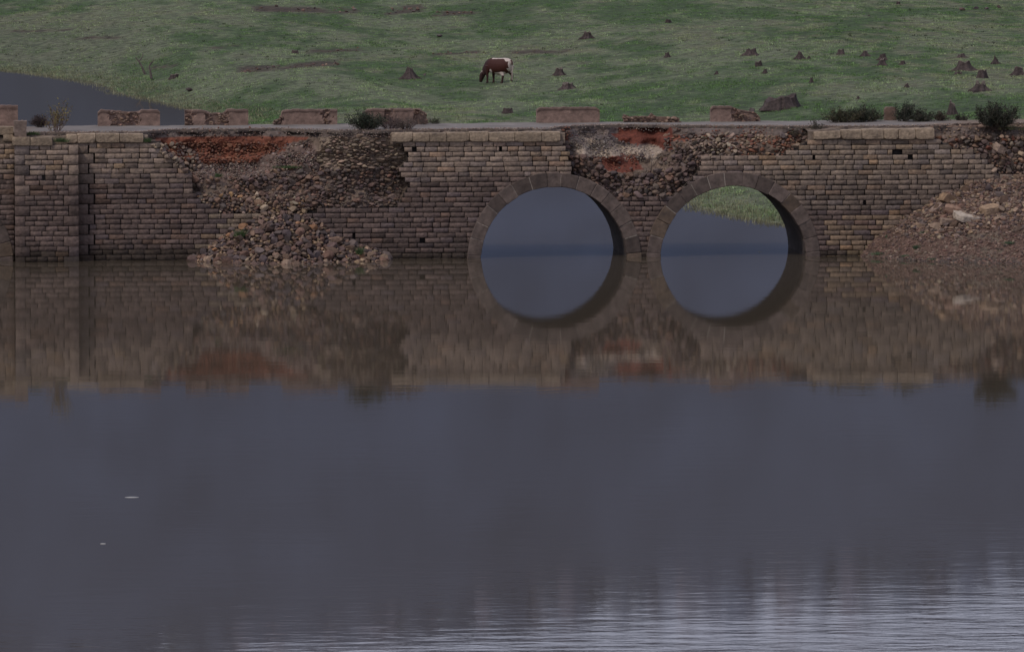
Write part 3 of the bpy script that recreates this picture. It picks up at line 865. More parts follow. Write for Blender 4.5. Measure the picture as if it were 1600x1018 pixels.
parapet(975, 1062, [(0, 179), (.03, 179), (.1, 182.5), (.45, 182), (.5, 177), (.56, 182), (.95, 183.5), (1, 185)], 7, [(0, 1)], 'worn-down parapet, almost level with the road', (.20, .13, .10), False)
parapet(1111, 1188, [(0, 170), (.04, 166), (.42, 166), (.55, 171), (.8, 174), (.92, 177), (1, 184)], 8, [(.45, .95)], 'parapet fallen away in a slope to the right')
parapet(1383, 1401, [(0, 171), (.2, 167), (.9, 168), (1, 172)], 9, [], 'last short stub of parapet beside a shrub', (.19, .125, .095), False)

# --- road deck
YN = np.array([(-500, .3), (40, .35), (60, .55), (220, .6), (236, 1.2), (262, 2.0), (300, 2.3), (400, 2.4), (455, 2.2), (480, 1.5), (520, .6), (560, .45), (600, .35), (640, .8), (700, .7), (760, 1.0), (800, .8), (866, 1.1),
               (880, 2.2), (905, 3.0), (950, 3.6), (1000, 3.6), (1040, 3.2), (1070, 2.7), (1120, 2.2), (1180, 1.9), (1240, 1.6), (1290, 1.1), (1340, .95), (1440, .9), (1480, 1.6), (1540, 2.6), (1900, 3.0)])
def deck():
    xs = np.arange(X_(-500), X_(1800), .09); nv = 50; t = np.linspace(0, 1, nv) ** 1.3
    px = proj(np.stack([xs, xs * 0, xs * 0 + 5.5], -1))[0]
    yn = np.interp(px, YN[:, 0], YN[:, 1]) + (fbm(xs * 2.2, 0, 0, 4, 91) - .5) * .45 - .12
    yn = np.maximum(yn, .12)
    yg = yn[:, None] + (BR_T - yn)[:, None] * t[None]; xg = np.repeat(xs[:, None], nv, 1)
    zz = zdeck(xg) + .055 + (fbm(xg * .7, yg * .7, 0, 3, 92) - .5) * .07 + (fbm(xg * 4, yg * 4, 0, 2, 93) - .5) * .02
    n = fbm(xg * .6, yg * 1.5, 0, 4, 94).ravel()
    c = np.array([.225, .20, .185])[None] * (.75 + .5 * n)[:, None]
    # dirt beyond the paved stretch and along the broken rim
    P = np.stack([xg, yg, zz], -1).reshape(-1, 3); ppx, ppy = proj(P)
    rim = sstep(.55, .1, (yg - yn[:, None]).ravel() + (fbm(xg.ravel() * 3, yg.ravel() * 3, 0, 3, 95) - .5) * .9)
    c = c * (1 - rim)[:, None] + np.array([.26, .20, .16])[None] * rim[:, None]
    dirt = sstep(1430, 1500, ppx + (n - .5) * 120)[:, None]; c = c * (1 - dirt) + np.array([.22, .165, .125]) * dirt
    l2 = sstep(60, 30, ppx)[:, None]; c = c * (1 - l2) + np.array([.2, .15, .115]) * l2
    m = len(xs)
    # under-face of the crust
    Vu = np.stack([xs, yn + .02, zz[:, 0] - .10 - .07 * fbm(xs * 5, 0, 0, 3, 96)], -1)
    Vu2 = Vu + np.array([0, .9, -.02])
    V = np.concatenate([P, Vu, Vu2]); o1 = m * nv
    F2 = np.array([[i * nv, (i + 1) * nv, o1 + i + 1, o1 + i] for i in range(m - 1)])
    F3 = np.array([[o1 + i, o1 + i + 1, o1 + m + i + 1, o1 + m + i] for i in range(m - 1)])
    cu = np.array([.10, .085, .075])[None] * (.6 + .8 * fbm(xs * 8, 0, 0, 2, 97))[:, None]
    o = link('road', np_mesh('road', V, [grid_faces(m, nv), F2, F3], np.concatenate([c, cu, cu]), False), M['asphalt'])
    tag(o, 'narrow worn asphalt road crossing the bridge', None, None, 'structure')
    # top of the earth between rim and wall face
    g = np.random.default_rng(8); mb = MB(); n = 5200
    ii = g.integers(0, m, n); xx = xs[ii] + g.uniform(-.05, .05, n)
    ynn = yn[ii]; lay = g.random(n)
    yy = np.where(lay < .55, ynn + g.uniform(-.02, .5, n) ** 1, ynn + g.uniform(-.04, .04, n))
    z_ = np.where(lay < .55, zdeck(xx) + .07, zdeck(xx) - g.uniform(0, .24, n))
    P = np.stack([xx, yy, z_], -1)
    stones(mb, P, g.uniform(.03, .085, n), pick([(.36, .29, .25), (.27, .21, .18), (.18, .14, .125), (.42, .33, .27), (.22, .15, .12)], n, g), 3)
    o = mb.build('road_gravel', M['stone'], bridge); o['kind'] = 'stuff'
    # shelf of earth on top of the wall behind the coping
    ns = 8
    V = []; Cc = []
    for j in range(ns):
        y = .05 + (yn + .35 - .05) * j / (ns - 1)
        V.append(np.stack([xs, y, zdeck(xs) - .16 + .10 * j / (ns - 1) + (fbm(xs * 2.4, y * 3, 0, 3, 98) - .5) * .12], -1))
    return xs, yn
XS, YNN = deck()
def shelf(pxa, pxb, z_off=-.12, bare=False):
    xs = np.arange(X_(pxa), X_(pxb), .06); px = proj(np.stack([xs, xs * 0, xs * 0 + 5.5], -1))[0]
    yn = np.interp(px, YN[:, 0], YN[:, 1]) + .15; nv = 18; t = np.linspace(0, 1, nv)
    y0 = (recess(px, np.full(px.shape, 214.)) + .04 + (fbm(xs * 2, 0, 0, 4, 90) - .5) * .1)[:, None] if bare else .02
    yg = y0 + np.maximum(yn[:, None] - y0, .3) * t[None]; xg = np.repeat(xs[:, None], nv, 1)
    z = zdeck(xg) + z_off + .10 * t[None] + (fbm(xg * 2.5, yg * 3, 0, 4, 99) - .5) * .13
    if bare: z = z - .50 * (1 - sstep(0, .75, t[None])) + (fbm(xg * 4, yg * 4, t[None] * 2, 4, 89) - .5) * .2
    z = np.where(t[None] == 0, 5.0 + 0 * z if bare else 5.0, z)
    n = fbm(xg * 2, yg * 3, 0, 3, 98).ravel()
    c = np.array([.19, .125, .09] if bare else [.19, .145, .11])[None] * (.5 + n)[:, None]
    m_ = MB(); m_.add(np.stack([xg, yg, z], -1).reshape(-1, 3), grid_faces(len(xs), nv), c); return m_.build('earth_shelf', M['mortar'], bridge)
for a, b, zo, br_ in ((-420, 232, -.14, False), (500, 614, -.10, True), (610, 884, -.13, False), (1262, 1462, -.10, False), (1458, 1760, -.08, True)):
    shelf(a, b, zo, br_)

# --- rubble bound into the exposed core
def scatter(mb, poly, n, s0, s1, pal, seed, out=.0, flat=(.5, 1.), tilt=.6, jit=.22, ypush=.35, ex=1.8):
    g = np.random.default_rng(seed); pa = np.array(poly); x0, y0 = pa.min(0); x1, y1 = pa.max(0)
    px, py = [], []
    cell = {}
    tries = 0; sz = []
    while len(px) < n and tries < n * 40:
        tries += 1; a, b = g.uniform(x0, x1), g.uniform(y0, y1)
        if not inpoly(a, b, poly): continue
        s = s0 + (s1 - s0) * g.random() ** ex
        rpx = s * 36 * .40; k = (int(a // 12), int(b // 12)); ok = True
        for i in (-1, 0, 1):
            for j in (-1, 0, 1):
                for (qa, qb, qr) in cell.get((k[0] + i, k[1] + j), ()):
                    if ((qa - a) ** 2 + ((qb - b) * 1.35) ** 2) < (qr + rpx) ** 2 * .62: ok = False; break
                if not ok: break
            if not ok: break
        if not ok: continue
        cell.setdefault(k, []).append((a, b, rpx)); px.append(a); py.append(b); sz.append(s)
    px, py, sz = np.array(px), np.array(py), np.array(sz)
    P = core_pt(px, py); P[:, 1] -= out + sz * (.5 - ypush)
    stones(mb, P, sz, pick(pal, len(px), g, jit), seed, flat, tilt)
DARK = [(.15, .105, .088), (.19, .13, .10), (.125, .095, .085), (.23, .145, .105), (.16, .118, .105)]
WARM = [(.24, .16, .115), (.30, .20, .13), (.17, .12, .10), (.34, .25, .17), (.20, .13, .10)]
TAN = [(.31, .235, .175), (.25, .185, .14), (.37, .285, .21), (.19, .145, .12), (.15, .115, .10)]
REDS = [(.21, .085, .052), (.17, .075, .050), (.19, .10, .07), (.25, .115, .07)]
PALE = [(.42, .34, .265), (.33, .27, .21), (.30, .25, .22), (.22, .18, .17), (.40, .33, .265)]
mb = MB()
scatter(mb, [(262, 226), (430, 226), (440, 236), (400, 256), (330, 258), (278, 252)], 230, .14, .32, REDS + REDS + [(.19, .11, .08)], 1, flat=(.5, .8), ex=1.)
scatter(mb, [(236, 226), (280, 228), (310, 244), (316, 264), (296, 270), (276, 256)], 130, .16, .40, TAN, 2, ex=1., out=.15)
scatter(mb, GRAV1, 420, .09, .22, [(.22, .16, .13), (.17, .12, .10), (.15, .11, .10), (.20, .12, .09), (.30, .24, .20)], 31, ex=1.4)
scatter(mb, GRAV1, 1100, .04, .12, [(.28, .21, .17), (.32, .25, .21), (.20, .15, .13), (.22, .13, .10), (.40, .33, .28)], 3)
scatter(mb, [(303, 280), (400, 280), (430, 266), (500, 258), (510, 300), (480, 328), (340, 330), (312, 312)], 520, .16, .42, DARK + DARK[:3], 4, flat=(.6, .95), ex=1.)
scatter(mb, [(303, 280), (400, 280), (430, 266), (500, 258), (510, 300), (480, 328), (340, 330), (312, 312)], 500, .08, .16, DARK + WARM[:1], 44)
scatter(mb, [(306, 306), (470, 302), (480, 332), (345, 333), (314, 314)], 200, .14, .40, WARM + DARK + [(.40, .25, .13), (.42, .34, .25)], 5, out=.08, ex=1.)
scatter(mb, [(500, 216), (560, 212), (632, 214), (626, 236), (636, 250), (622, 264), (560, 268), (520, 268), (490, 262), (506, 235)], 340, .15, .46, TAN + TAN[:3], 6, flat=(.35, .6), tilt=.2, ex=1.)
scatter(mb, [(500, 216), (560, 212), (632, 214), (626, 236), (636, 250), (622, 264), (560, 268), (520, 268), (490, 262), (506, 235)], 220, .08, .16, TAN + DARK, 66, flat=(.4, .7), tilt=.3)
scatter(mb, [(495, 262), (560, 262), (624, 264), (630, 300), (620, 322), (520, 326), (470, 330), (480, 290)], 420, .18, .44, DARK + DARK + TAN[3:], 7, flat=(.5, .8), tilt=.4, ex=1.)
scatter(mb, [(495, 262), (560, 262), (624, 264), (630, 300), (620, 322), (520, 326), (470, 330), (480, 290)], 400, .08, .16, DARK + TAN[1:4], 77)
scatter(mb, GRAV2, 420, .06, .18, [(.14, .115, .11), (.20, .165, .15), (.11, .09, .09), (.26, .21, .18)], 8)
scatter(mb, CREAM, 420, .04, .11, PALE[:2] + PALE[4:], 88)
scatter(mb, [(884, 222), (900, 240), (940, 250), (950, 270), (1000, 274), (1060, 264), (1094, 250), (1090, 272), (1054, 306), (962, 306), (900, 274)], 330, .20, .52, DARK + DARK + WARM[2:3], 9, flat=(.6, .95), ex=1., out=.05)
scatter(mb, [(884, 222), (900, 240), (940, 248), (945, 268), (1000, 272), (1060, 262), (1094, 250), (1090, 272), (1054, 306), (962, 306), (900, 274)], 500, .08, .18, DARK + WARM[:3], 99)
scatter(mb, [(1050, 214), (1088, 214), (1098, 240), (1094, 268), (1060, 268), (1036, 256)], 260, .16, .36, DARK + WARM[2:3], 10, ex=1.)
scatter(mb, [(938, 246), (1012, 246), (1008, 268), (950, 270)], 60, .06, .18, REDS + DARK[:1], 11)
scatter(mb, [(1086, 214), (1150, 210), (1156, 240), (1118, 248), (1092, 246), (1080, 230)], 170, .16, .40, TAN, 12, flat=(.5, .8), ex=1., out=.05)
scatter(mb, [(1140, 214), (1250, 212), (1264, 220), (1240, 232), (1225, 242), (1190, 246), (1140, 246)], 380, .13, .36, WARM + REDS + TAN[:1], 122, flat=(.5, .85), ex=1.)
scatter(mb, [(1086, 212), (1180, 208), (1250, 208), (1264, 218), (1240, 232), (1225, 242), (1190, 244), (1118, 248), (1092, 246), (1080, 230)], 420, .07, .14, WARM + REDS[:2] + TAN[:2], 13)
scatter(mb, [(1060, 202), (1265, 200), (1260, 214), (1080, 214)], 160, .04, .14, REDS + WARM[:1], 133)
RS_ = [(1459, 218), (1500, 214), (1620, 214), (1700, 214), (1700, 340), (1600, 340), (1530, 310), (1556, 270), (1550, 256), (1530, 242), (1484, 226)]
scatter(mb, RS_, 620, .18, .50, WARM + TAN + DARK + REDS[:2], 14, out=.06, ex=1.3)
scatter(mb, RS_, 900, .07, .18, WARM + DARK + REDS[:1], 144, out=.02)
scatter(mb, [(1459, 196), (1700, 196), (1700, 214), (1462, 216)], 160, .05, .2, WARM, 15)
scatter(mb, [(880, 200), (900, 200), (905, 214), (888, 226)], 30, .05, .2, REDS, 16)
scatter(mb, [(236, 202), (500, 203), (500, 222), (260, 226)], 90, .04, .14, REDS, 17)
scatter(mb, [(500, 205), (632, 206), (634, 217), (500, 218)], 220, .05, .18, [(.2, .15, .11), (.26, .19, .14), (.15, .12, .1)], 18)
o = mb.build('rubble_core', M['stone'], bridge); o['kind'] = 'stuff'; o['label'] = 'rubble stones packed in the exposed core of the bridge'

# ================================================================== RIGHT BANK
BP = np.array([(1335, -.35), (1352, .0), (1368, .65), (1385, 1.0), (1410, 1.45), (1440, 1.85), (1462, 2.3), (1492, 2.7), (1530, 3.1), (1560, 3.2), (1600, 3.25), (1700, 3.5), (1770, 4.0), (1900, 5.3), (3000, 5.4)])
def bank_z(x, y):
    """y<0 in front of the wall"""
    px = 800 + (x - 0) * F / 300 * .996 + 0 * y
    top = np.interp(px, BP[:, 0], BP[:, 1])
    Ln = np.interp(px, [1335, 1352, 1400, 1450, 1520, 1600, 1800, 3000], [.4, .6, 2.8, 4.2, 5.0, 6.0, 8, 12])
    t = np.clip(-y / Ln, -1, 2.5)
    sh = np.where(t < 1, (1 - np.maximum(t, 0)) ** 1.25, -(t - 1) * .5)
    z = np.where(t < 1, top * sh, -(t - 1) * .5 - .03) + (fbm(x * .9, y * .9, 0, 4, 101) - .5) * .35 * sstep(1.2, .2, t) + (fbm(x * 4, y * 4, 0, 3, 102) - .5) * .09
    return np.maximum(z, -1.2)
def bank():
    xs = np.concatenate([np.arange(X_(1325), X_(1760), .06), np.linspace(X_(1762), 120, 60)])
    ys = np.concatenate([np.linspace(-16, -7, 20), np.arange(-6.9, .35, .07)])
    xg, yg = np.meshgrid(xs, ys, indexing='ij'); z = bank_z(xg, yg)
    V = np.stack([xg, yg, z], -1).reshape(-1, 3)
    n = fbm(V[:, 0] * 1.2, V[:, 1] * 1.2, 0, 4, 103); n2 = fbm(V[:, 0] * 5, V[:, 1] * 5, 0, 3, 104)
    c = np.array([.135, .085, .066])[None] * (.6 + .8 * n2)[:, None]
    t = sstep(.55, .7, n)[:, None]; c = c * (1 - t) + np.array([.155, .12, .09]) * t
    t = sstep(.28, .04, V[:, 2] + (n2 - .5) * .3)[:, None]; c = c * (1 - t) + np.array([.09, .07, .06]) * t      # wet margin
    tag(link('bank', np_mesh('bank', V, grid_faces(len(xs), len(ys)), c, False), M['bank']), 'gravelly reddish bank sloping into the water', None, None, 'structure')
bank()
# strip of ground joining bank, road end and field on the far right
def verge():
    xs = np.linspace(X_(1480), 120, 160); ys = np.linspace(1.15, 7.2, 30)
    xg, yg = np.meshgrid(xs, ys, indexing='ij')
    z = zdeck(xg) * 0 + 5.50 - .9 * sstep(2.0, .2, yg) + (fbm(xg * .8, yg * .9, 0, 4, 111) - .5) * .24 * sstep(X_(1480), X_(1540), xg) + .0
    z = z - .25 * sstep(X_(1540), X_(1480), xg)
    V = np.stack([xg, yg, z], -1).reshape(-1, 3)
    n = fbm(V[:, 0] * 1.5, V[:, 1] * 2, 0, 4, 112)[:, None]
    gm = sstep(X_(1560), X_(1620), V[:, 0])[:, None] * sstep(.42, .55, n)
    c = np.array([.2, .15, .115]) * (.7 + .6 * n) * (1 - gm) + np.array([.11, .13, .06]) * gm
    tag(link('verge', np_mesh('verge', V, grid_faces(len(xs), len(ys)), c, False), M['bank']), 'earthy verge at the right end of the bridge', None, None, 'structure')
verge()

# ================================================================== LOOSE STONES
def on_surface(px, py, zf, y0, y1):
    d = ray(px, py); t0 = (y0 - cam_pos.y) / d.y; t1 = (y1 - cam_pos.y) / d.y; n = 60
    for i in range(n + 1):
        t = t0 + (t1 - t0) * i / n; p = cam_pos + d * t
        if float(zf(np.array(p.x), np.array(p.y))) >= p.z: return p
    return None
def mound_z(x, y):
    px = 800 + x * F / 300 * .996
    top = np.interp(px, [285, 300, 340, 370, 400, 430, 470, 500, 530, 560, 585, 605, 625], [-.3, .15, .8, 1.45, 1.85, 2.1, 2.0, 1.6, .95, .5, .4, .15, -.4])
    Ln = np.interp(px, [285, 340, 440, 540, 600, 625], [.3, 1.7, 2.8, 1.8, 1.2, .3])
    t = np.maximum(-y / Ln, -.2)
    return np.where(t < 1, top * (1 - np.maximum(t, 0) ** 1.1), -(t - 1) * .8) + (fbm(x * 2, y * 2, 0, 3, 121) - .5) * .15
def mound():
    xs = np.arange(X_(280), X_(632), .07); ys = np.arange(-4.2, .2, .07)
    xg, yg = np.meshgrid(xs, ys, indexing='ij'); V = np.stack([xg, yg, np.maximum(mound_z(xg, yg) - .1, -.8)], -1).reshape(-1, 3)
    n = fbm(V[:, 0] * 3, V[:, 1] * 3, 0, 3, 122)
    c = np.array([.06, .043, .036])[None] * (.5 + n)[:, None]
    tag(link('rubble_bed', np_mesh('rubble_bed', V, grid_faces(len(xs), len(ys)), c, False), M['bank']), 'dark earth and grit under the heap of fallen stones', 'rubble', None, 'stuff')
mound()
LOOSE = []
for i, v in enumerate(RV3):
    g = np.random.default_rng(200 + i)
    c = np.array([(.135, .09, .08), (.16, .105, .085), (.11, .085, .082), (.19, .125, .09), (.26, .185, .135), (.12, .09, .09), (.175, .105, .08), (.14, .108, .098)][i])
    me = np_mesh('loose_stone', v * np.array([.5, .42, .36]), ICO3[1], np.repeat(c[None], len(v), 0), False)
    me.materials.append(M['stone_r']); LOOSE.append(me)
PALEST = np_mesh('loose_stone', RV3[3] * np.array([.5, .42, .33]), ICO3[1], np.repeat(np.array([[.46, .34, .24]]), len(RV3[3]), 0)); PALEST.materials.append(M['stone_r'])
ORNG = np_mesh('loose_stone', RV3[5] * np.array([.5, .42, .36]), ICO3[1], np.repeat(np.array([[.33, .18, .10]]), len(RV3[5]), 0)); ORNG.materials.append(M['stone_r'])
def loose(me, p, s, label, group=None, name='loose_stone', rot=None, sc=(1, 1, 1), cat='stone'):
    o = bpy.data.objects.new(name, me); C.objects.link(o); o.location = p
    o.rotation_euler = rot or (R.uniform(-.5, .5), R.uniform(-.5, .5), R.uniform(0, 6.28)); o.scale = (s * sc[0], s * sc[1], s * sc[2])
    tag(o, label, cat, group); return o
def heap():
    pts = []; n = 0; tries = 0
    cand = []
    while len(cand) < 620 and tries < 30000:
        tries += 1
        x = R.uniform(X_(292), X_(604)); y = -R.random() ** .9 * 3.2
        z = float(mound_z(np.array(x), np.array(y)))
        if z < -.12: continue
        s = .17 + .40 * R.random() ** 1.6
        if any((x - a) ** 2 + (y - b) ** 2 + (z - c) ** 2 < ((s + q) * .34) ** 2 for a, b, c, q in cand): continue
        cand.append((x, y, z, s))
    cand.sort(key=lambda q: -q[3])
    big, small = cand[:165], cand[165:]
    for x, y, z, s in big:
        t = R.random(); me = PALEST if t < .03 else ORNG if t < .06 else R.choice(LOOSE)
        loose(me, (x, y, z), s * 1.25, 'rough angular stone lying in the brown rubble heap at the foot of the wall', 'fallen stones of the rubble heap')
    mb = MB(); g = np.random.default_rng(31)
    P = np.array([(a, b, c) for a, b, c, _ in small]); stones(mb, P, np.array([s * 1.2 for *_, s in small]), pick(DARK + WARM, len(small), g, .3), 5)
    n = 1800; x = g.uniform(X_(288), X_(608), n); y = -g.random(n) * 3.6; z = mound_z(x, y); k = z > -.1
    P = np.stack([x, y, z - .04], -1)[k]; stones(mb, P, g.uniform(.05, .16, len(P)), pick(DARK, len(P), g, .3) * .8, 6)
    tag(mb.build('rubble', M['stone']), 'small broken stones filling the rubble heap in the water', 'rubble', None, 'stuff')
    g2 = np.random.default_rng(77)
    for q in range(12):
        x = g2.uniform(X_(345), X_(560)); y = -g2.uniform(.3, 1.9); z = float(mound_z(np.array(x), np.array(y)))
        if z < .1: continue
        loose(LOOSE[q % 8], (x, y, z + .05), .75 * g2.uniform(.8, 1.15), 'larger squarish block half buried in the rubble heap', 'larger blocks of the rubble heap', sc=(1.1, .8, .75))
    # distinct pieces
    def at(px, py): 
        p = on_surface(px, py, mound_z, -4, .1); return p if p else on_y(px, py, -.1)
    for (px, py, s, me, lab, rt) in [
        (506, 394, .34, PALEST, 'cream-coloured block near the bottom of the rubble heap', None),
        (426, 342, .36, PALEST, 'pale stone perched at the top of the rubble heap', None),
        (463, 393, .3, ORNG, 'small bright orange stone low in the rubble heap', None),
        (465, 372, .34, ORNG, 'ochre stone in the middle of the rubble heap', None),
        (490, 401, .62, LOOSE[5], 'long dark slab sticking out of the front of the rubble heap', (.3, .9, .4)),
        (362, 407, .7, LOOSE[0], 'long flat grey slab at the waterline below the rubble heap', (.1, .25, .1))]:
        loose(me, at(px, py), s, lab, rot=rt, sc=(1.5, .8, .7) if 'slab' in lab else (1, 1, 1))
    for (px, py, s, lab, me) in [(310, 309, .36, 'rounded orange stone in the gap at the edge of the left facing', ORNG), (450, 306, .32, 'small white stone on the dark rubble ledge above the heap', PALEST),
                                 (458, 326, .42, 'pale yellowish block on the broken ledge above the heap', PALEST), (427, 215, .26, 'dark round stone lodged in the red earth face', LOOSE[2]),
                                 (1246, 228, .5, 'tan block leaning at the left end of the right coping', PALEST), (1225, 212, .36, 'grey rounded stone on the earth ledge left of the right coping', LOOSE[7]), (577, 396, .42, 'brown pointed stone at the right toe of the rubble heap', LOOSE[4]),
                                 (950, 219, .3, 'flat grey stone on the pale gravel in the right-hand collapse', LOOSE[7])]:
        p = core_pt(np.array([px]), np.array([py]))[0]; p[1] -= .15
        if py > 390: p[1] = -1.0; p[2] = .25
        loose(me, p, s, lab)
heap()
def bank_stones():
    g = np.random.default_rng(41)
    def at(px, py): return on_surface(px, py, bank_z, -9, .3) or on_y(px, py, -.15)
    # hewn slabs
    def slab(px, py, L_, W_, H_, c, lab, rot, seed):
        p = at(px, py)
        bm = bmesh.new(); bmesh.ops.create_cube(bm, size=1); bmesh.ops.subdivide_edges(bm, edges=bm.edges[:], cuts=3, use_grid_fill=True)
        V = np.array([v.co[:] for v in bm.verts]); Fq = np.array([[v.index for v in f.verts] for f in bm.faces]); bm.free()
        gg = np.random.default_rng(seed); D = np.array([L_, W_, H_]); V = V * D
        for _ in range(7):
            n = np.array([gg.normal(), gg.normal(), gg.normal() * .5]); n /= np.linalg.norm(n); mx = (V @ n).max() * gg.uniform(.75, .92); V -= n * np.maximum(V @ n - mx, 0)[:, None]
        V += (np.stack([fbm(V[:, 0] * 4 + seed, V[:, 1] * 4, V[:, 2] * 4, 3, s) for s in (1, 2, 3)], -1) - .5) * .08
        me = np_mesh('hewn_block', V, Fq, np.repeat(np.array([c]), len(V), 0)); me.materials.append(M['ashlar'])
        o = loose(me, p + Vector((0, 0, H_ * .3)), 1, lab, name='hewn_block', rot=rot, cat='stone block')
    slab(1512, 342, 1.15, .85, .28, (.52, .44, .36), 'large pale flat hewn slab lying on the right bank', (.25, .08, .1), 1)
    slab(1548, 333, .85, .6, .42, (.42, .29, .19), 'large tan block lying right of the pale slab on the bank', (.2, -.2, .4), 2)
    slab(1490, 331, .75, .55, .35, (.34, .22, .16), 'brownish pink block just left above the pale slab on the bank', (.3, .15, -.2), 3)
    slab(1463, 331, .7, .35, .3, (.30, .22, .18), 'tilted grey block against the foot of the right facing', (.2, -.6, .3), 4)
    slab(1482, 350, .8, .5, .3, (.34, .25, .19), 'low tan block left below the pale slab on the bank', (.1, .1, .2), 5)
    slab(1480, 314, .6, .45, .38, (.36, .24, .15), 'ochre block high on the bank under the broken facing', (.1, .4, .5), 6)
    slab(1562, 236, .5, .4, .34, (.34, .25, .19), 'squared tan block on the rubble slope under the round bush', (.1, .5, .3), 7)
    slab(1441, 356, .55, .35, .22, (.34, .24, .17), 'small tan block at the lower edge of the right facing', (.1, .2, .4), 8)
    cand = []; tries = 0
    zones = [([(1420, 352), (1480, 300), (1600, 292), (1600, 365), (1500, 352), (1440, 366)], 130, .2, .62), ([(1360, 400), (1440, 352), (1600, 350), (1600, 415), (1400, 412)], 40, .1, .26)]
    for poly, n, s0, s1 in zones:
        pa = np.array(poly); k = 0; tr = 0
        while k < n and tr < 4000:
            tr += 1; a, b = R.uniform(*[pa[:, 0].min(), pa[:, 0].max()]), R.uniform(pa[:, 1].min(), pa[:, 1].max())
            if not inpoly(a, b, poly): continue
            s = s0 + (s1 - s0) * R.random() ** 2.2
            if any(abs(a - q) < (s + r) * 12 and abs(b - w_) < (s + r) * 9 for q, w_, r in cand): continue
            p = at(a, b)
            if not p: continue
            cand.append((a, b, s)); k += 1
            loose(R.choice(LOOSE + [LOOSE[4], LOOSE[3]]), (p.x, p.y, p.z + s * .15), s * 1.25, 'rough brown stone scattered on the gravelly bank right of the bridge', 'stones on the right bank')
    mb = MB(); n = 2600
    x = g.uniform(X_(1400), X_(1640), n); y = -g.random(n) ** 1.3 * 2.6; z = bank_z(x, y); k = z > .9
    P = np.stack([x, y, z + .02], -1)[k]; stones(mb, P, .09 + .22 * g.random(len(P)) ** 1.6, pick(WARM + DARK + [(.27, .20, .155)], len(P), g, .3), 18, flat=(.5, .85))
    n = 9000
    x = g.uniform(X_(1345), X_(1640), n); y = -g.random(n) ** 1.1 * 6.5; z = bank_z(x, y); k = z > -.05
    P = np.stack([x, y, z], -1)[k]; sz = .04 + .17 * g.random(len(P)) ** 2.5
    stones(mb, P, sz, pick([(.17, .11, .085), (.21, .135, .105), (.12, .085, .075), (.27, .20, .155), (.16, .095, .075)], len(P), g, .3), 8)
    tag(mb.build('gravel', M['stone']), 'coarse reddish gravel strewn over the right bank', 'gravel', None, 'stuff')
bank_stones()

# ================================================================== STUMPS
def stump(px0, px1, ytop, ybase, label, seed, slant=0.0, roots=.8, group='old tree stumps in the field', pos=None, cone=.0, tone=1.0, jag=.25):
    cx = (px0 + px1) / 2
    if pos is None: p, t = on_field(cx, ybase)
    else: p = pos; t = (p - cam_pos).length
    m = t / F                       # metres per photo pixel here
    W = (px1 - px0) * m * 1.12; H = (ybase - ytop) * m * .98
    g = np.random.default_rng(seed); n = 40; nv = 12; th = np.arange(n) / n * 2 * math.pi
    nr = g.integers(4, 7); ph = g.uniform(0, 6.28)
    lob = np.zeros(n)
    for k in range(nr):
        a = ph + k * 2 * math.pi / nr + g.uniform(-.3, .3); dd = np.abs((th - a + math.pi) % (2 * math.pi) - math.pi)
        lob = np.maximum(lob, np.exp(-(dd / .26) ** 2) * g.uniform(.5, 1))
    tophw = W * .5 * (.42 if roots > .4 else .75)
    ridges = (fbm(np.cos(th) * 5 + seed, np.sin(th) * 5, 0, 3, seed) - .5)
    topz = 1 - jag * fbm(np.cos(th) * 1.5 + seed * 2, np.sin(th) * 1.5, 0, 3, seed + 5) * 2 * g.uniform(.6, 1) - slant * (np.cos(th) * .5 + .5)
    topz = topz / topz.max()
    Vs = []
    for j in range(nv):
        v = j / (nv - 1)
        fl = (1 - v) ** 2.6
        r = tophw * (1 - .1 * v - cone * v) * (1 + .35 * ridges * (1 - .3 * v)) + (W * .5 - tophw) * fl * (.35 + .9 * lob) + lob * tophw * .22 * (1 - v)
        z = H * v * topz - (.08 if j == 0 else 0)
        Vs.append(np.stack([r * np.cos(th), r * np.sin(th) * .85, z], -1))
    # rotten hollow top
    r = np.linalg.norm(Vs[-1][:, :2], axis=1)
    Vs.append(Vs[-1] * np.array([.72, .72, 1]) - np.array([0, 0, H * .03])); Vs.append(Vs[-1] * np.array([.55, .55, 1]) - np.array([0, 0, H * .18]))
    rows = len(Vs); V = np.concatenate(Vs)
    Fq = [[a * n + b, a * n + (b + 1) % n, (a + 1) * n + (b + 1) % n, (a + 1) * n + b] for a in range(rows - 1) for b in range(n)]
    cap = [[(rows - 1) * n + i for i in range(n)]]
    grain = fbm(np.tile(th, rows) * 6, V[:, 2] * .6, 0, 3, seed)
    c = np.array([.075, .056, .053])[None] * tone * (.45 + 1.1 * grain)[:, None]
    if g.random() < .6 and W < 2.2: c[(nv - 1) * n:] = np.array([.20, .165, .14]) * g.uniform(.7, 1.1)
    me = np_mesh('tree_stump', V, [np.array(Fq), np.array(cap)], c, False)
    o = link('tree_stump', me, M['wood']); o.location = p; tag(o, label, 'tree stump', group)
    return o
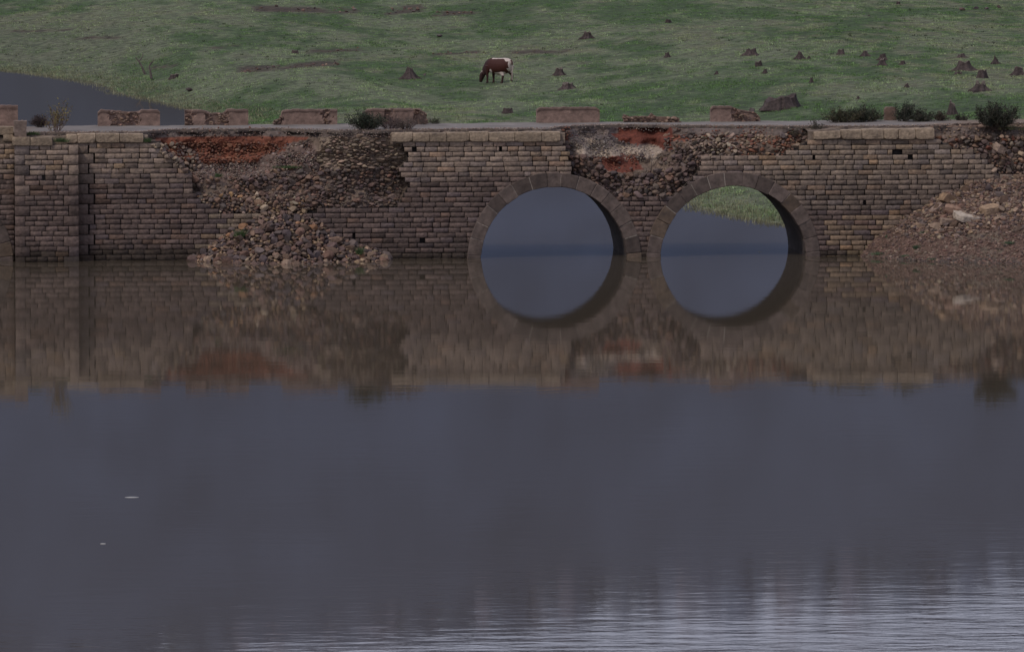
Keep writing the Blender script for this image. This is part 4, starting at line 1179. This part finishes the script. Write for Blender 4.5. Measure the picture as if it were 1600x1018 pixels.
ST = [
 (1187, 1251, 145, 170, 'largest stump, a broad dark mound just behind the road', -.45, .4),
 (1480, 1497, 154, 179, 'narrow upright pointed stump standing between two shrubs behind the road', .3, .1),
 (622, 658, 103, 124, 'pointed stump with spreading roots left of the cow', .1, .9),
 (862, 886, 104, 118, 'square-topped stump right of the cow', 0, .6),
 (869, 905, 128, 140, 'low broad stump with a ragged top right below the square-topped one', 0, .6),
 (784, 802, 168, 177, 'small dark stump just behind the road left of the most complete parapet', 0, .3),
 (906, 930, 48, 61, 'flared stump alone high in the field above and right of the cow', 0, .9),
 (1036, 1049, 81, 90, 'small stump alone between the cow and the row of stumps', 0, .8),
 (1039, 1049, 30, 36, 'tiny black stump high in the middle of the field', 0, .3),
 (1157, 1190, 75, 87, 'wide-rooted stump at the left end of the row of stumps', 0, 1.),
 (1240, 1260, 79, 93, 'pointed stump with a smaller one touching its right side', .2, .7),
 (1259, 1269, 87, 93, 'very small stump touching the right side of a pointed one', 0, .5),
 (1304, 1324, 76, 85, 'low rounded stump in the middle of the row', 0, .8),
 (1343, 1361, 78, 88, 'small pointed stump just left of the stacked pair', 0, .9),
 (1370, 1389, 83, 94, 'upper and farther stump of the overlapping pair', 0, .7),
 (1367, 1389, 90, 103, 'lower and nearer stump of the overlapping pair', -.2, .8),
 (1403, 1418, 94, 102, 'small square stump right of the overlapping pair', 0, .7),
 (1179, 1191, 94, 104, 'small brown stump below the wide-rooted one', -.3, .3),
 (1190, 1201, 107, 115, 'small knobbly stump below the small brown one', 0, .7),
 (1116, 1124, 111, 116, 'tiny stump alone in the grass left of the knobbly one', 0, .5),
 (1264, 1272, 120, 129, 'tiny forked stump above the large mound stump', 0, .6),
 (1412, 1422, 129, 137, 'tiny stump alone below the small square one', 0, .6),
 (1337, 1345, 150, 155, 'tiny dark stump in the grass above the road shrubs', 0, .5),
 (1491, 1513, 83, 91, 'low wide stump farthest up of the right-hand cluster', -.2, .9),
 (1486, 1527, 94, 111, 'large stump with long roots in the right-hand cluster', 0, 1.),
 (1491, 1504, 112, 116, 'flat dark stump remnant below the long-rooted one', 0, .3),
 (1526, 1543, 108, 122, 'tall narrow stump right below the long-rooted one', -.1, .4),
 (1547, 1565, 85, 100, 'pointed leaning stump near the right edge of the field', .3, .8),
 (1577, 1606, 103, 118, 'stump cut off by the right edge of the photo', 0, .8),
 (1514, 1551, 125, 142, 'jagged crown-shaped stump lowest of the right-hand cluster', 0, .9),
 (264, 281, 115, 123, 'low dark domed stump near the far shore beside the dead branches', 0, .2),
 (455, 467, 78, 84, 'small black stump above the long strip of bare earth', 0, .2),
 (1400, 1407, 2, 7, 'tiny black stump at the top edge of the field', 0, .3),
]
for i, (a, b, t_, bs, lab, sl_, rt) in enumerate(ST):
    stump(a, b, t_, bs, lab, 300 + i, sl_, rt, cone=.35 if 'pointed' in lab else 0.0, jag=.5 if 'jagged' in lab or 'ragged' in lab or 'largest' in lab else .3, tone=1.0)
# dark boulders / stones in the field
def fstone(px, py, wpx, label, group=None, me=None, sc=(1, 1, .75)):
    p, t = on_field(px, py); s = wpx * t / F
    return loose(me or R.choice([LOOSE[2], LOOSE[5], LOOSE[0]]), (p.x, p.y, p.z + s * .18), s, label, group, 'field_stone', sc=sc)
fstone(688, 58, 12, 'dark flat stone in the field above and left of the cow')
fstone(1175, 176, 18, 'dark grey stone lying at the right end of the sloping parapet')
for a, b, wd, lab in [(1503, 17, 11, 'leftmost of four stones in line at the top right of the field'), (1525, 15, 14, 'darkest, largest of four stones in line at the top right of the field'),
                      (1541, 15, 10, 'third from left of four stones in line at the top right of field'), (1561, 13, 10, 'rightmost of four stones in line at the top right of the field'),
                      (1358, 25, 5, 'tiny black stone alone below the top edge of the field'), (663, 118, 7, 'small stone lying right of the pointed stump with spreading roots'), (296, 143, 16, 'flat dark remnant at the grassy shore near the water')]:
    fstone(a, b, wd, lab)
def rowstones(x0, y0, x1, y1, hh, n, s0, s1, lab, grp):
    for _ in range(n):
        t = R.random(); fstone(x0 + (x1 - x0) * t, y0 + (y1 - y0) * t + R.uniform(-hh, hh), s0 + (s1 - s0) * R.random() ** 2, lab, grp, R.choice(LOOSE))
rowstones(374, 112, 530, 99, 3.5, 55, 2, 7, 'small stone in the long strip of bare earth left of the cow', 'stones along the strip of bare earth')
rowstones(495, 82, 562, 77, 2, 14, 2, 7, 'small stone in the short row just above the long earth strip', 'stones of the short row')
rowstones(604, 19, 655, 13, 5, 22, 2, 8, 'small stone in the cluster at the top of the field above the cow', 'stones of the cluster above the cow')
rowstones(675, 23, 743, 20, 2.5, 24, 2, 7, 'small stone in the thin row at the top of the field', 'stones of the thin row above the cow')
rowstones(400, 14, 560, 17, 4, 26, 2, 8, 'small stone scattered at the top of the field left of centre', 'stones scattered at the top of the field')
rowstones(676, 84, 888, 81, 1.5, 24, 2, 5, 'small reddish clod in the thin earth line behind the cow', 'clods along the earth line')

# dead branches by the far shore
def limb(mb, pts, r0, r1, c, k=6):
    pts = [Vector(p) for p in pts]; rings = []
    for i, p in enumerate(pts):
        d = (pts[min(i + 1, len(pts) - 1)] - pts[max(i - 1, 0)]).normalized(); a = d.orthogonal().normalized(); b = d.cross(a)
        r = r0 + (r1 - r0) * i / (len(pts) - 1)
        rings.append([p + (a * math.cos(q / k * 6.283) + b * math.sin(q / k * 6.283)) * r for q in range(k)])
    V = np.array([v[:] for rg in rings for v in rg]); Fq = []
    for i in range(len(pts) - 1):
        for q in range(k): Fq.append([i * k + q, i * k + (q + 1) % k, (i + 1) * k + (q + 1) % k, (i + 1) * k + q])
    mb.add(V, np.array(Fq), c)
def deadstick(base_px, path, r, label):
    p, t = on_field(*base_px); m = t / F; mb = MB()
    pts = [p + right * ((a - base_px[0]) * m) + Vector((0, 0, (base_px[1] - b) * m - (.05 if i == 0 else 0))) for i, (a, b) in enumerate(path)]
    limb(mb, pts, r, r * .4, (.15, .12, .11))
    q = pts[len(pts) // 2]; limb(mb, [q, q + right * .25 + Vector((0, .1, .3)), q + right * .3 + Vector((0, .1, .55))], r * .5, r * .25, (.15, .12, .11))
    tag(mb.build('dead_branch', M['wood'], origin=tuple(p)), label, 'dead branch', 'dead branches at the far shore')
deadstick((227, 116), [(227, 116), (222, 105), (217, 96), (212, 90)], .09, 'dead branch leaning left by the far shore')
deadstick((237, 123), [(237, 123), (235, 112), (233, 104), (237, 97)], .09, 'bent dead branch right of the leaning one by the far shore')

# ================================================================== SHRUBS
def shrub(px0, px1, ytop, ybase, y, label, seed, lc=(.05, .062, .035), stemc=(.12, .09, .075), n_st=26, leaf=.05, leaves=2600, up_=1.0, name='shrub', z=None, cat='shrub', low=0.15, spikes=0):
    g = np.random.default_rng(seed); rr = random.Random(seed)
    p = on_y((px0 + px1) / 2, ybase, y); 
    if z is not None: p.z = z
    m = (p - cam_pos).length / F; W = (px1 - px0) * m / 2 * 1.35; H = (ybase - ytop) * m * 1.15
    root = empty(name, p); tag(root, label, cat)
    ms = MB(); tips = []
    for i in range(n_st):
        a = rr.uniform(0, 6.283); sp = rr.random() ** .6; h = H * (rr.uniform(.55, 1.0) if rr.random() > .3 else rr.uniform(.3, .7)) * math.sqrt(max(.08, 1 - (sp * .82) ** 2 * up_))
        e = Vector((math.cos(a) * W * sp, math.sin(a) * min(W, .9) * sp, h)); b0 = Vector((math.cos(a) * W * .12, math.sin(a) * W * .12, -.05))
        mid = (b0 + e) / 2 + Vector((rr.uniform(-.1, .1) * W, rr.uniform(-.1, .1) * W, -.1 * h))
        pts = []
        for k in range(7):
            t = k / 6; q = b0 * (1 - t) ** 2 + mid * 2 * t * (1 - t) + e * t * t; pts.append(q + Vector((rr.gauss(0, .012), rr.gauss(0, .012), 0)))
        limb(ms, pts, .014, .004, np.array(stemc) * rr.uniform(.7, 1.3), 4)
        for k in range(3):
            j = rr.randrange(2, 6); dr = Vector((rr.gauss(0, .5), rr.gauss(0, .5), rr.uniform(.3, 1))).normalized() * H * rr.uniform(.12, .3)
            limb(ms, [pts[j], pts[j] + dr * .5, pts[j] + dr], .007, .003, np.array(stemc) * rr.uniform(.7, 1.3), 3)
            tips.append((pts[j], pts[j] + dr))
        for k in range(2, 6): tips.append((pts[k], pts[k + 1]))
    ms.build('stems', M['wood'], root)
    if leaves:
        leaf = leaf * 1.25; leaves = int(leaves * 1.5)
        n = leaves; idx = g.integers(0, len(tips), n); t = g.random(n)[:, None]
        A_ = np.array([tips[i][0][:] for i in idx]); B_ = np.array([tips[i][1][:] for i in idx])
        P = A_ * (1 - t) + B_ * t + g.normal(0, .03 + leaf * .4, (n, 3)); k = P[:, 2] > H * low * g.random(n); P = P[k]; n = len(P)
        d1 = g.normal(0, 1, (n, 3)); d1[:, 2] = np.abs(d1[:, 2]) + .4; d1 /= np.linalg.norm(d1, axis=1)[:, None]; d2 = np.cross(d1, g.normal(0, 1, (n, 3))); d2 /= np.linalg.norm(d2, axis=1)[:, None]
        s = leaf * g.uniform(.5, 1.3, (n, 1))
        V = np.stack([P, P + d1 * s * .5 + d2 * s * .28, P + d1 * s, P + d1 * s * .5 - d2 * s * .28], 1).reshape(-1, 3)
        lcs = np.array(lc if isinstance(lc[0], (tuple, list)) else [lc]); c = lcs[g.integers(0, len(lcs), n)] * g.uniform(.55, 1.45, (n, 1))
        me = np_mesh('foliage', V, np.arange(4 * n).reshape(-1, 4), np.repeat(c, 4, 0)); link('foliage', me, M['leaf'], root)
    return root
ZD = 5.56
shrub(545, 600, 174, 205, .9, 'dark green bushy shrub on the road edge in front of a parapet', 1, [(.045, .058, .035), (.035, .045, .03)], leaves=4200, n_st=44, z=ZD - .05)
shrub(590, 628, 180, 204, 1.6, 'thin purplish twiggy shrub right beside the dark green one', 2, [(.10, .075, .07), (.12, .09, .08)], (.13, .09, .09), 50, .035, 900, z=ZD)
shrub(612, 655, 183, 204, 1.2, 'low purplish twiggy shrub farthest right of the three by the broken facing', 3, [(.10, .078, .07), (.09, .08, .06)], (.13, .095, .09), 50, .035, 900, z=ZD)
shrub(640, 672, 172, 192, 4.9, 'bare brownish twigs at the right end of the shrub-covered parapet', 31, [(.12, .09, .07)], (.14, .10, .09), 34, .03, 300, z=ZD)
shrub(673, 687, 179, 188, 5.3, 'tiny dark shrub right of the shrub-covered parapet', 4, (.05, .06, .035), n_st=14, leaves=300, z=ZD)
shrub(49, 75, 177, 192, 5.0, 'small dark reddish shrub on the far side of the road at left', 5, [(.07, .045, .045), (.05, .04, .035)], leaves=1500, n_st=30, z=ZD)
shrub(68, 108, 152, 206, 1.0, 'tall sparse bush with yellow-green leaves near the buttress', 6, [(.30, .23, .07), (.18, .16, .07), (.24, .19, .07), (.13, .12, .06)], (.17, .11, .09), 24, .07, 760, up_=.8, z=ZD - .12, low=.9)
shrub(1290, 1345, 164, 188, 4.3, 'wide low dark shrub on the far road edge, left of the pair', 7, [(.055, .06, .032), (.09, .075, .035), (.04, .045, .03)], leaves=3800, n_st=50, z=ZD + .02)
shrub(1328, 1376, 162, 188, 4.8, 'dark shrub touching the right side of the wide low one', 71, [(.04, .048, .03), (.06, .06, .035)], leaves=3200, n_st=44, z=ZD + .02)
shrub(1394, 1430, 153, 187, 4.6, 'tall spiky dark shrub right of the last parapet stub', 8, [(.042, .05, .032), (.035, .04, .03)], leaves=2600, n_st=40, z=ZD + .02, up_=.8)
shrub(1420, 1458, 168, 187, 4.4, 'low dark shrub joined to the right of the tall spiky one', 9, [(.042, .05, .032), (.06, .055, .04)], leaves=2400, n_st=36, z=ZD + .02)
shrub(1459, 1482, 166, 182, 5.2, 'small reddish shrub left of the upright stump', 10, [(.075, .05, .04), (.05, .045, .03)], leaves=900, n_st=26, z=ZD)
shrub(1494, 1512, 169, 182, 5.2, 'small dark shrub right of the upright stump', 11, [(.05, .045, .035)], leaves=500, n_st=20, z=ZD)
shrub(1526, 1588, 166, 208, .9, 'large round dense bush at the right end of the bridge', 12, [(.045, .052, .034), (.06, .06, .04), (.035, .04, .03)], leaves=9000, n_st=80, z=ZD - .1, up_=.9)
shrub(1262, 1286, 188, 207, .8, 'small sparse dark plant in front of the road, above the right coping', 13, [(.05, .055, .035)], leaves=260, n_st=16, z=ZD - .15, leaf=.045)
shrub(1232, 1250, 203, 215, .75, 'low twiggy weed on the earth left of the right coping', 14, [(.09, .08, .05)], leaves=160, n_st=16, z=5.2)
# the upright stump sits on the far verge
# green tufts on the ruin
def tuft(px, py, wpx, hpx, y, label, seed, c=(.08, .125, .05), n=26):
    p = on_y(px, py, y); g = np.random.default_rng(seed); P = np.array(p[:])[None] + np.stack([g.normal(0, wpx / 36 * .22, n), g.normal(0, .06, n), np.zeros(n)], -1)
    V, Fc, cc = blades(P, 6, np.full(n, hpx / 36), .012, .06, np.repeat(np.array([c]), n, 0), seed)
    o = link('grass_tuft', np_mesh('grass_tuft', V - np.array(p[:]), Fc, cc), M['grass']); o.location = p; tag(o, label, 'grass tuft', 'green tufts on the ruin'); return o
tuft(376, 369, 18, 12, -.9, 'bright green tuft near the left slope of the rubble heap', 1, n=40)
tuft(341, 276, 12, 7, .85, 'small green tuft on the gravel slope of the left collapse', 2)
tuft(452, 262, 42, 5, .75, 'wide faint green tuft on the gravel slope of the left collapse', 3, n=60)
tuft(52, 210, 18, 6, -.15, 'green tuft beside the square post', 4, n=40); tuft(97, 221, 26, 7, -.2, 'green tuft in the gap between copings on the buttress', 5, n=50)
tuft(229, 221, 12, 7, -.02, 'green tuft at the right end of the left coping', 6); tuft(563, 396, 12, 12, -1.1, 'green tuft at the right toe of the rubble heap', 7)
tuft(588, 205, 60, 4, .7, 'wide strip of grass under the three roadside shrubs', 8, n=90)
def bt(px, py, wpx, hpx, lab, s, c=(.12, .18, .10)):
    p = on_surface(px, py, bank_z, -9, .2)
    if p is None: return
    tuft(px, py, wpx, hpx, p.y - .02, lab, s, c, 60)
bt(1376, 397, 22, 5, 'pale green plant patch at the tip of the bank by the water', 20); bt(1387, 370, 8, 4, 'small green tuft at the upper left of the bank', 21)
bt(1432, 388, 8, 6, 'darker green tuft in the middle of the bank', 22, (.07, .11, .06)); bt(1417, 400, 16, 3, 'low pale green patch near the waterline right of the tip', 23)
bt(1461, 405, 20, 3, 'widest low green patch near the waterline', 24); bt(1445, 363, 18, 3, 'faint green patch below the broken facing', 25); bt(1576, 380, 14, 4, 'faint green tuft on the bank near the right edge', 26)
V_, F_, c_ = blades(np.stack([rng.uniform(X_(1560), X_(1640), 500), rng.uniform(.3, 5, 500), np.full(500, 5.48)], -1), 6, rng.uniform(.05, .2, 500), .012, .1, np.repeat(np.array([[.12, .13, .06]]), 500, 0), 9)
tag(link('verge_grass', np_mesh('verge_grass', V_, F_, c_), M['grass']), 'thin dry grass on the verge at the right end', 'grass', None, 'stuff')

# ================================================================== COW
def cow():
    p, t = on_field(778.5, 130.5); m = t / F; H = 41 * m; s = H / 1.42      # 1.42 = model height at the rump
    rz = rad(180 + 5 + 0)                                             # model looks along +x; turn to face left
    root = empty('cow', p); tag(root, 'brown and white cow grazing in the field with its head down', 'cow')
    mb = MB()
    def tube(secs, k=20, c=(.3, .3, .3)):
        """secs: (x,y,z, ry, rz, tilt) rings swept along, ring plane normal given by neighbours"""
        Pn = [Vector(q[:3]) for q in secs]; V = []
        for i, q in enumerate(secs):
            d = (Pn[min(i + 1, len(Pn) - 1)] - Pn[max(i - 1, 0)]).normalized()
            side = Vector((0, 1, 0)) if abs(d.y) < .9 else Vector((1, 0, 0)); b = side.cross(d).normalized(); a = d.cross(b).normalized()
            for j in range(k):
                th = j / k * 6.283185
                V.append((Pn[i] + a * math.cos(th) * q[3] + b * math.sin(th) * q[4])[:])
        n0 = len(V); V.append(Pn[0][:]); V.append(Pn[-1][:])
        Fq = [[i * k + j, i * k + (j + 1) % k, (i + 1) * k + (j + 1) % k, (i + 1) * k + j] for i in range(len(secs) - 1) for j in range(k)]
        T3 = [[n0, (j + 1) % k, j] for j in range(k)] + [[n0 + 1, (len(secs) - 1) * k + j, (len(secs) - 1) * k + (j + 1) % k] for j in range(k)]
        mb.add(V, [np.array(Fq), np.array(T3)], c)
    # trunk, rump at x=-.85, shoulders at x=+.5
    tube([(-.93, 0, 1.08, .05, .08), (-.88, 0, 1.10, .18, .22), (-.75, 0, 1.06, .28, .34), (-.55, 0, .99, .32, .42), (-.3, 0, .93, .36, .45), (0, 0, .91, .38, .46), (.25, 0, .93, .34, .44), (.45, 0, .97, .28, .41), (.6, 0, .97, .21, .35), (.72, 0, .93, .16, .26)])
    # neck hanging to a grazing head
    tube([(.5, 0, 1.05, .17, .31), (.68, 0, .93, .15, .29), (.85, 0, .74, .125, .23), (.98, 0, .56, .105, .17), (1.06, 0, .44, .10, .14)])
    tube([(.99, 0, .62, .11, .10), (1.05, 0, .50, .145, .16), (1.12, 0, .36, .13, .155), (1.17, 0, .22, .105, .12), (1.20, 0, .11, .09, .10), (1.22, 0, .045, .075, .07)], 16)
    for sy in (-1, 1):
        # ears
        tube([(1.02, sy * .09, .50, .03, .03), (1.0, sy * .17, .50, .02, .055), (.98, sy * .24, .47, .015, .04), (.97, sy * .28, .45, .006, .01)], 8)
        # front leg
        fx = .48 + (.14 if sy > 0 else -.04)
        tube([(fx - .04, sy * .17, .95, .13, .20), (fx - .01, sy * .17, .72, .10, .14), (fx + .01, sy * .16, .5, .07, .085), (fx + .01, sy * .16, .42, .066, .08), (fx, sy * .16, .25, .05, .058), (fx, sy * .16, .1, .052, .06), (fx + .02, sy * .16, .04, .066, .078), (fx + .02, sy * .16, 0, .068, .082)], 12)
        hx = -.68 + (.34 if sy > 0 else -.03)
        # hind leg: stifle forward, hock back
        tube([(hx + .02, sy * .17, 1.02, .14, .27), (hx + .06, sy * .19, .80, .13, .22), (hx + .03, sy * .18, .64, .095, .15), (hx - .09, sy * .17, .5, .066, .095), (hx - .12, sy * .17, .42, .06, .08), (hx - .08, sy * .17, .25, .05, .058), (hx - .06, sy * .17, .1, .054, .06), (hx - .03, sy * .17, .04, .068, .078), (hx - .03, sy * .17, 0, .07, .08)], 12)
    # udder
    tube([(-.55, 0, .72, .12, .12), (-.48, 0, .64, .15, .15), (-.36, 0, .60, .13, .12), (-.3, 0, .62, .05, .05)], 12)
    V = np.concatenate(mb.V); me = np_mesh('tmp', V, [np.concatenate(f) for f in mb.F.values()])
    tmp = bpy.data.objects.new('tmp', me); C.objects.link(tmp)
    rm = tmp.modifiers.new('r', 'REMESH'); rm.mode = 'VOXEL'; rm.voxel_size = .018
    sm = tmp.modifiers.new('s', 'SMOOTH'); sm.iterations = 5; sm.factor = .5
    dg = bpy.context.evaluated_depsgraph_get(); ev = tmp.evaluated_get(dg)
    me2 = bpy.data.meshes.new_from_object(ev); me2.name = 'body'
    bpy.data.objects.remove(tmp)
    n = len(me2.vertices); co = np.empty(n * 3); me2.vertices.foreach_get('co', co); co = co.reshape(-1, 3)
    x, y, z = co.T
    brown = np.array([.058, .016, .011]); white = np.array([.62, .52, .46]); dark = np.array([.035, .016, .015])
    nn = (fbm(x * 4, y * 4, z * 4, 3, 7) - .5) * .35
    w_ = np.zeros(n, bool)
    w_ |= (z > 1.33 + nn * .4 - .12 * sstep(-.45, -.8, x)) & (x < .35)                     # back line
    w_ |= (x < -.84 + nn * .3) & (z > .62)                                                  # rump and thighs
    w_ |= (x < -.74 + nn * .3) & (z > .6) & (z < .85)
    w_ |= (z < .66 + nn * .3) & (z > .45) & (x > -.6) & (x < .05) & (np.abs(y) < .27)      # belly and udder
    w_ |= (np.hypot(x - .33, z - .66) < .11 + nn * .2) & (z > .5)                          # elbow patch
    w_ |= (x > 1.0) & (z > .50) & (z < .66) & (np.abs(y) < .10)                            # forehead
    c = np.where(w_[:, None], white, brown)
    fr = sstep(.35, .9, x + nn)[:, None]; c = np.where(w_[:, None], c, c * (1 - fr) + dark * 1.3 * fr)
    lg = sstep(.6, .35, z)[:, None] * ((x < .7)[:, None]); c = np.where(w_[:, None], c, c * (1 - lg) + np.array([.05, .022, .02]) * lg)
    c = np.where(((z < .05) & (x < .8))[:, None], np.array([.03, .025, .022]), c)
    c = np.where((x > 1.13)[:, None] & (z < .1)[:, None], dark, c)
    a = me2.color_attributes.new('col', 'FLOAT_COLOR', 'POINT'); c4 = np.ones((n, 4), np.float32); c4[:, :3] = c; a.data.foreach_set('color', c4.ravel())
    me2.polygons.foreach_set('use_smooth', np.full(len(me2.polygons), True)); me2.materials.clear()
    link('body', me2, M['hide'], root)
    tl = MB(); limb(tl, [(-.90, 0, 1.25), (-.97, .0, 1.22), (-1.0, .02, 1.05), (-1.0, .02, .8), (-.98, .03, .55)], .035, .022, (.5, .42, .36), 8)
    limb(tl, [(-.98, .03, .58), (-.98, .03, .45), (-.97, .03, .3), (-.97, .03, .22)], .035, .02, (.5, .42, .36), 8); limb(tl, [(-.9, .03, 1.27), (-.96, .05, 1.26), (-1.0, .05, 1.12), (-1.0, .05, 1.02)], .04, .03, (.08, .03, .025), 8)
    tl.build('tail', M['hide'], root, smooth=True)
    for sy in (-1, 1):
        hb = MB(); limb(hb, [(1.0, sy * .06, .58), (1.02, sy * .13, .62), (1.06, sy * .15, .66), (1.1, sy * .13, .68)], .02, .006, (.5, .44, .34), 6); hb.build('horn', M['hide'], root, smooth=True)
        eb = MB(); v_, f_ = ico(1); eb.add(v_ * .016 + np.array([1.115, sy * .10, .36]), f_, (.012, .01, .01)); eb.build('eye', M['hide'], root, smooth=True)
    root.scale = (s, s, s)
    # heading left and a little away from the camera, so the rump turns towards it
    root.rotation_euler = (0, 0, rad(180 - 38) - A)
    return root
cow()

# ================================================================== small floating things
def floatbit(px, py, wpx, label):
    p = on_z(px, py, 0); m = (p - cam_pos).length / F; L_ = wpx * m; th = np.arange(20) / 20 * 6.2832
    prof = [(1, -.01), (1.0, .006), (.7, .014), (.3, .02)]
    V = np.concatenate([np.stack([np.cos(th) * L_ / 2 * q, np.sin(th) * L_ / 2 * .3 * q * (1 + .2 * np.sin(3 * th)), np.full(20, h)], -1) for q, h in prof])
    Fq = np.array([[a * 20 + b, a * 20 + (b + 1) % 20, (a + 1) * 20 + (b + 1) % 20, (a + 1) * 20 + b] for a in range(3) for b in range(20)])
    o = link('floating_foam', np_mesh('floating_foam', V, [Fq, np.array([[60 + i for i in range(20)]])], np.full((80, 3), .7)), M['foam']); o.location = p
    tag(o, label, 'foam', 'scraps floating on the lake')
floatbit(206, 776.5, 22, 'largest white scrap of foam floating on the lake at lower left')
floatbit(161, 849, 9, 'small white scrap of foam floating below the largest one')
floatbit(1187, 393.5, 6, 'tiny white scrap floating under the right arch')
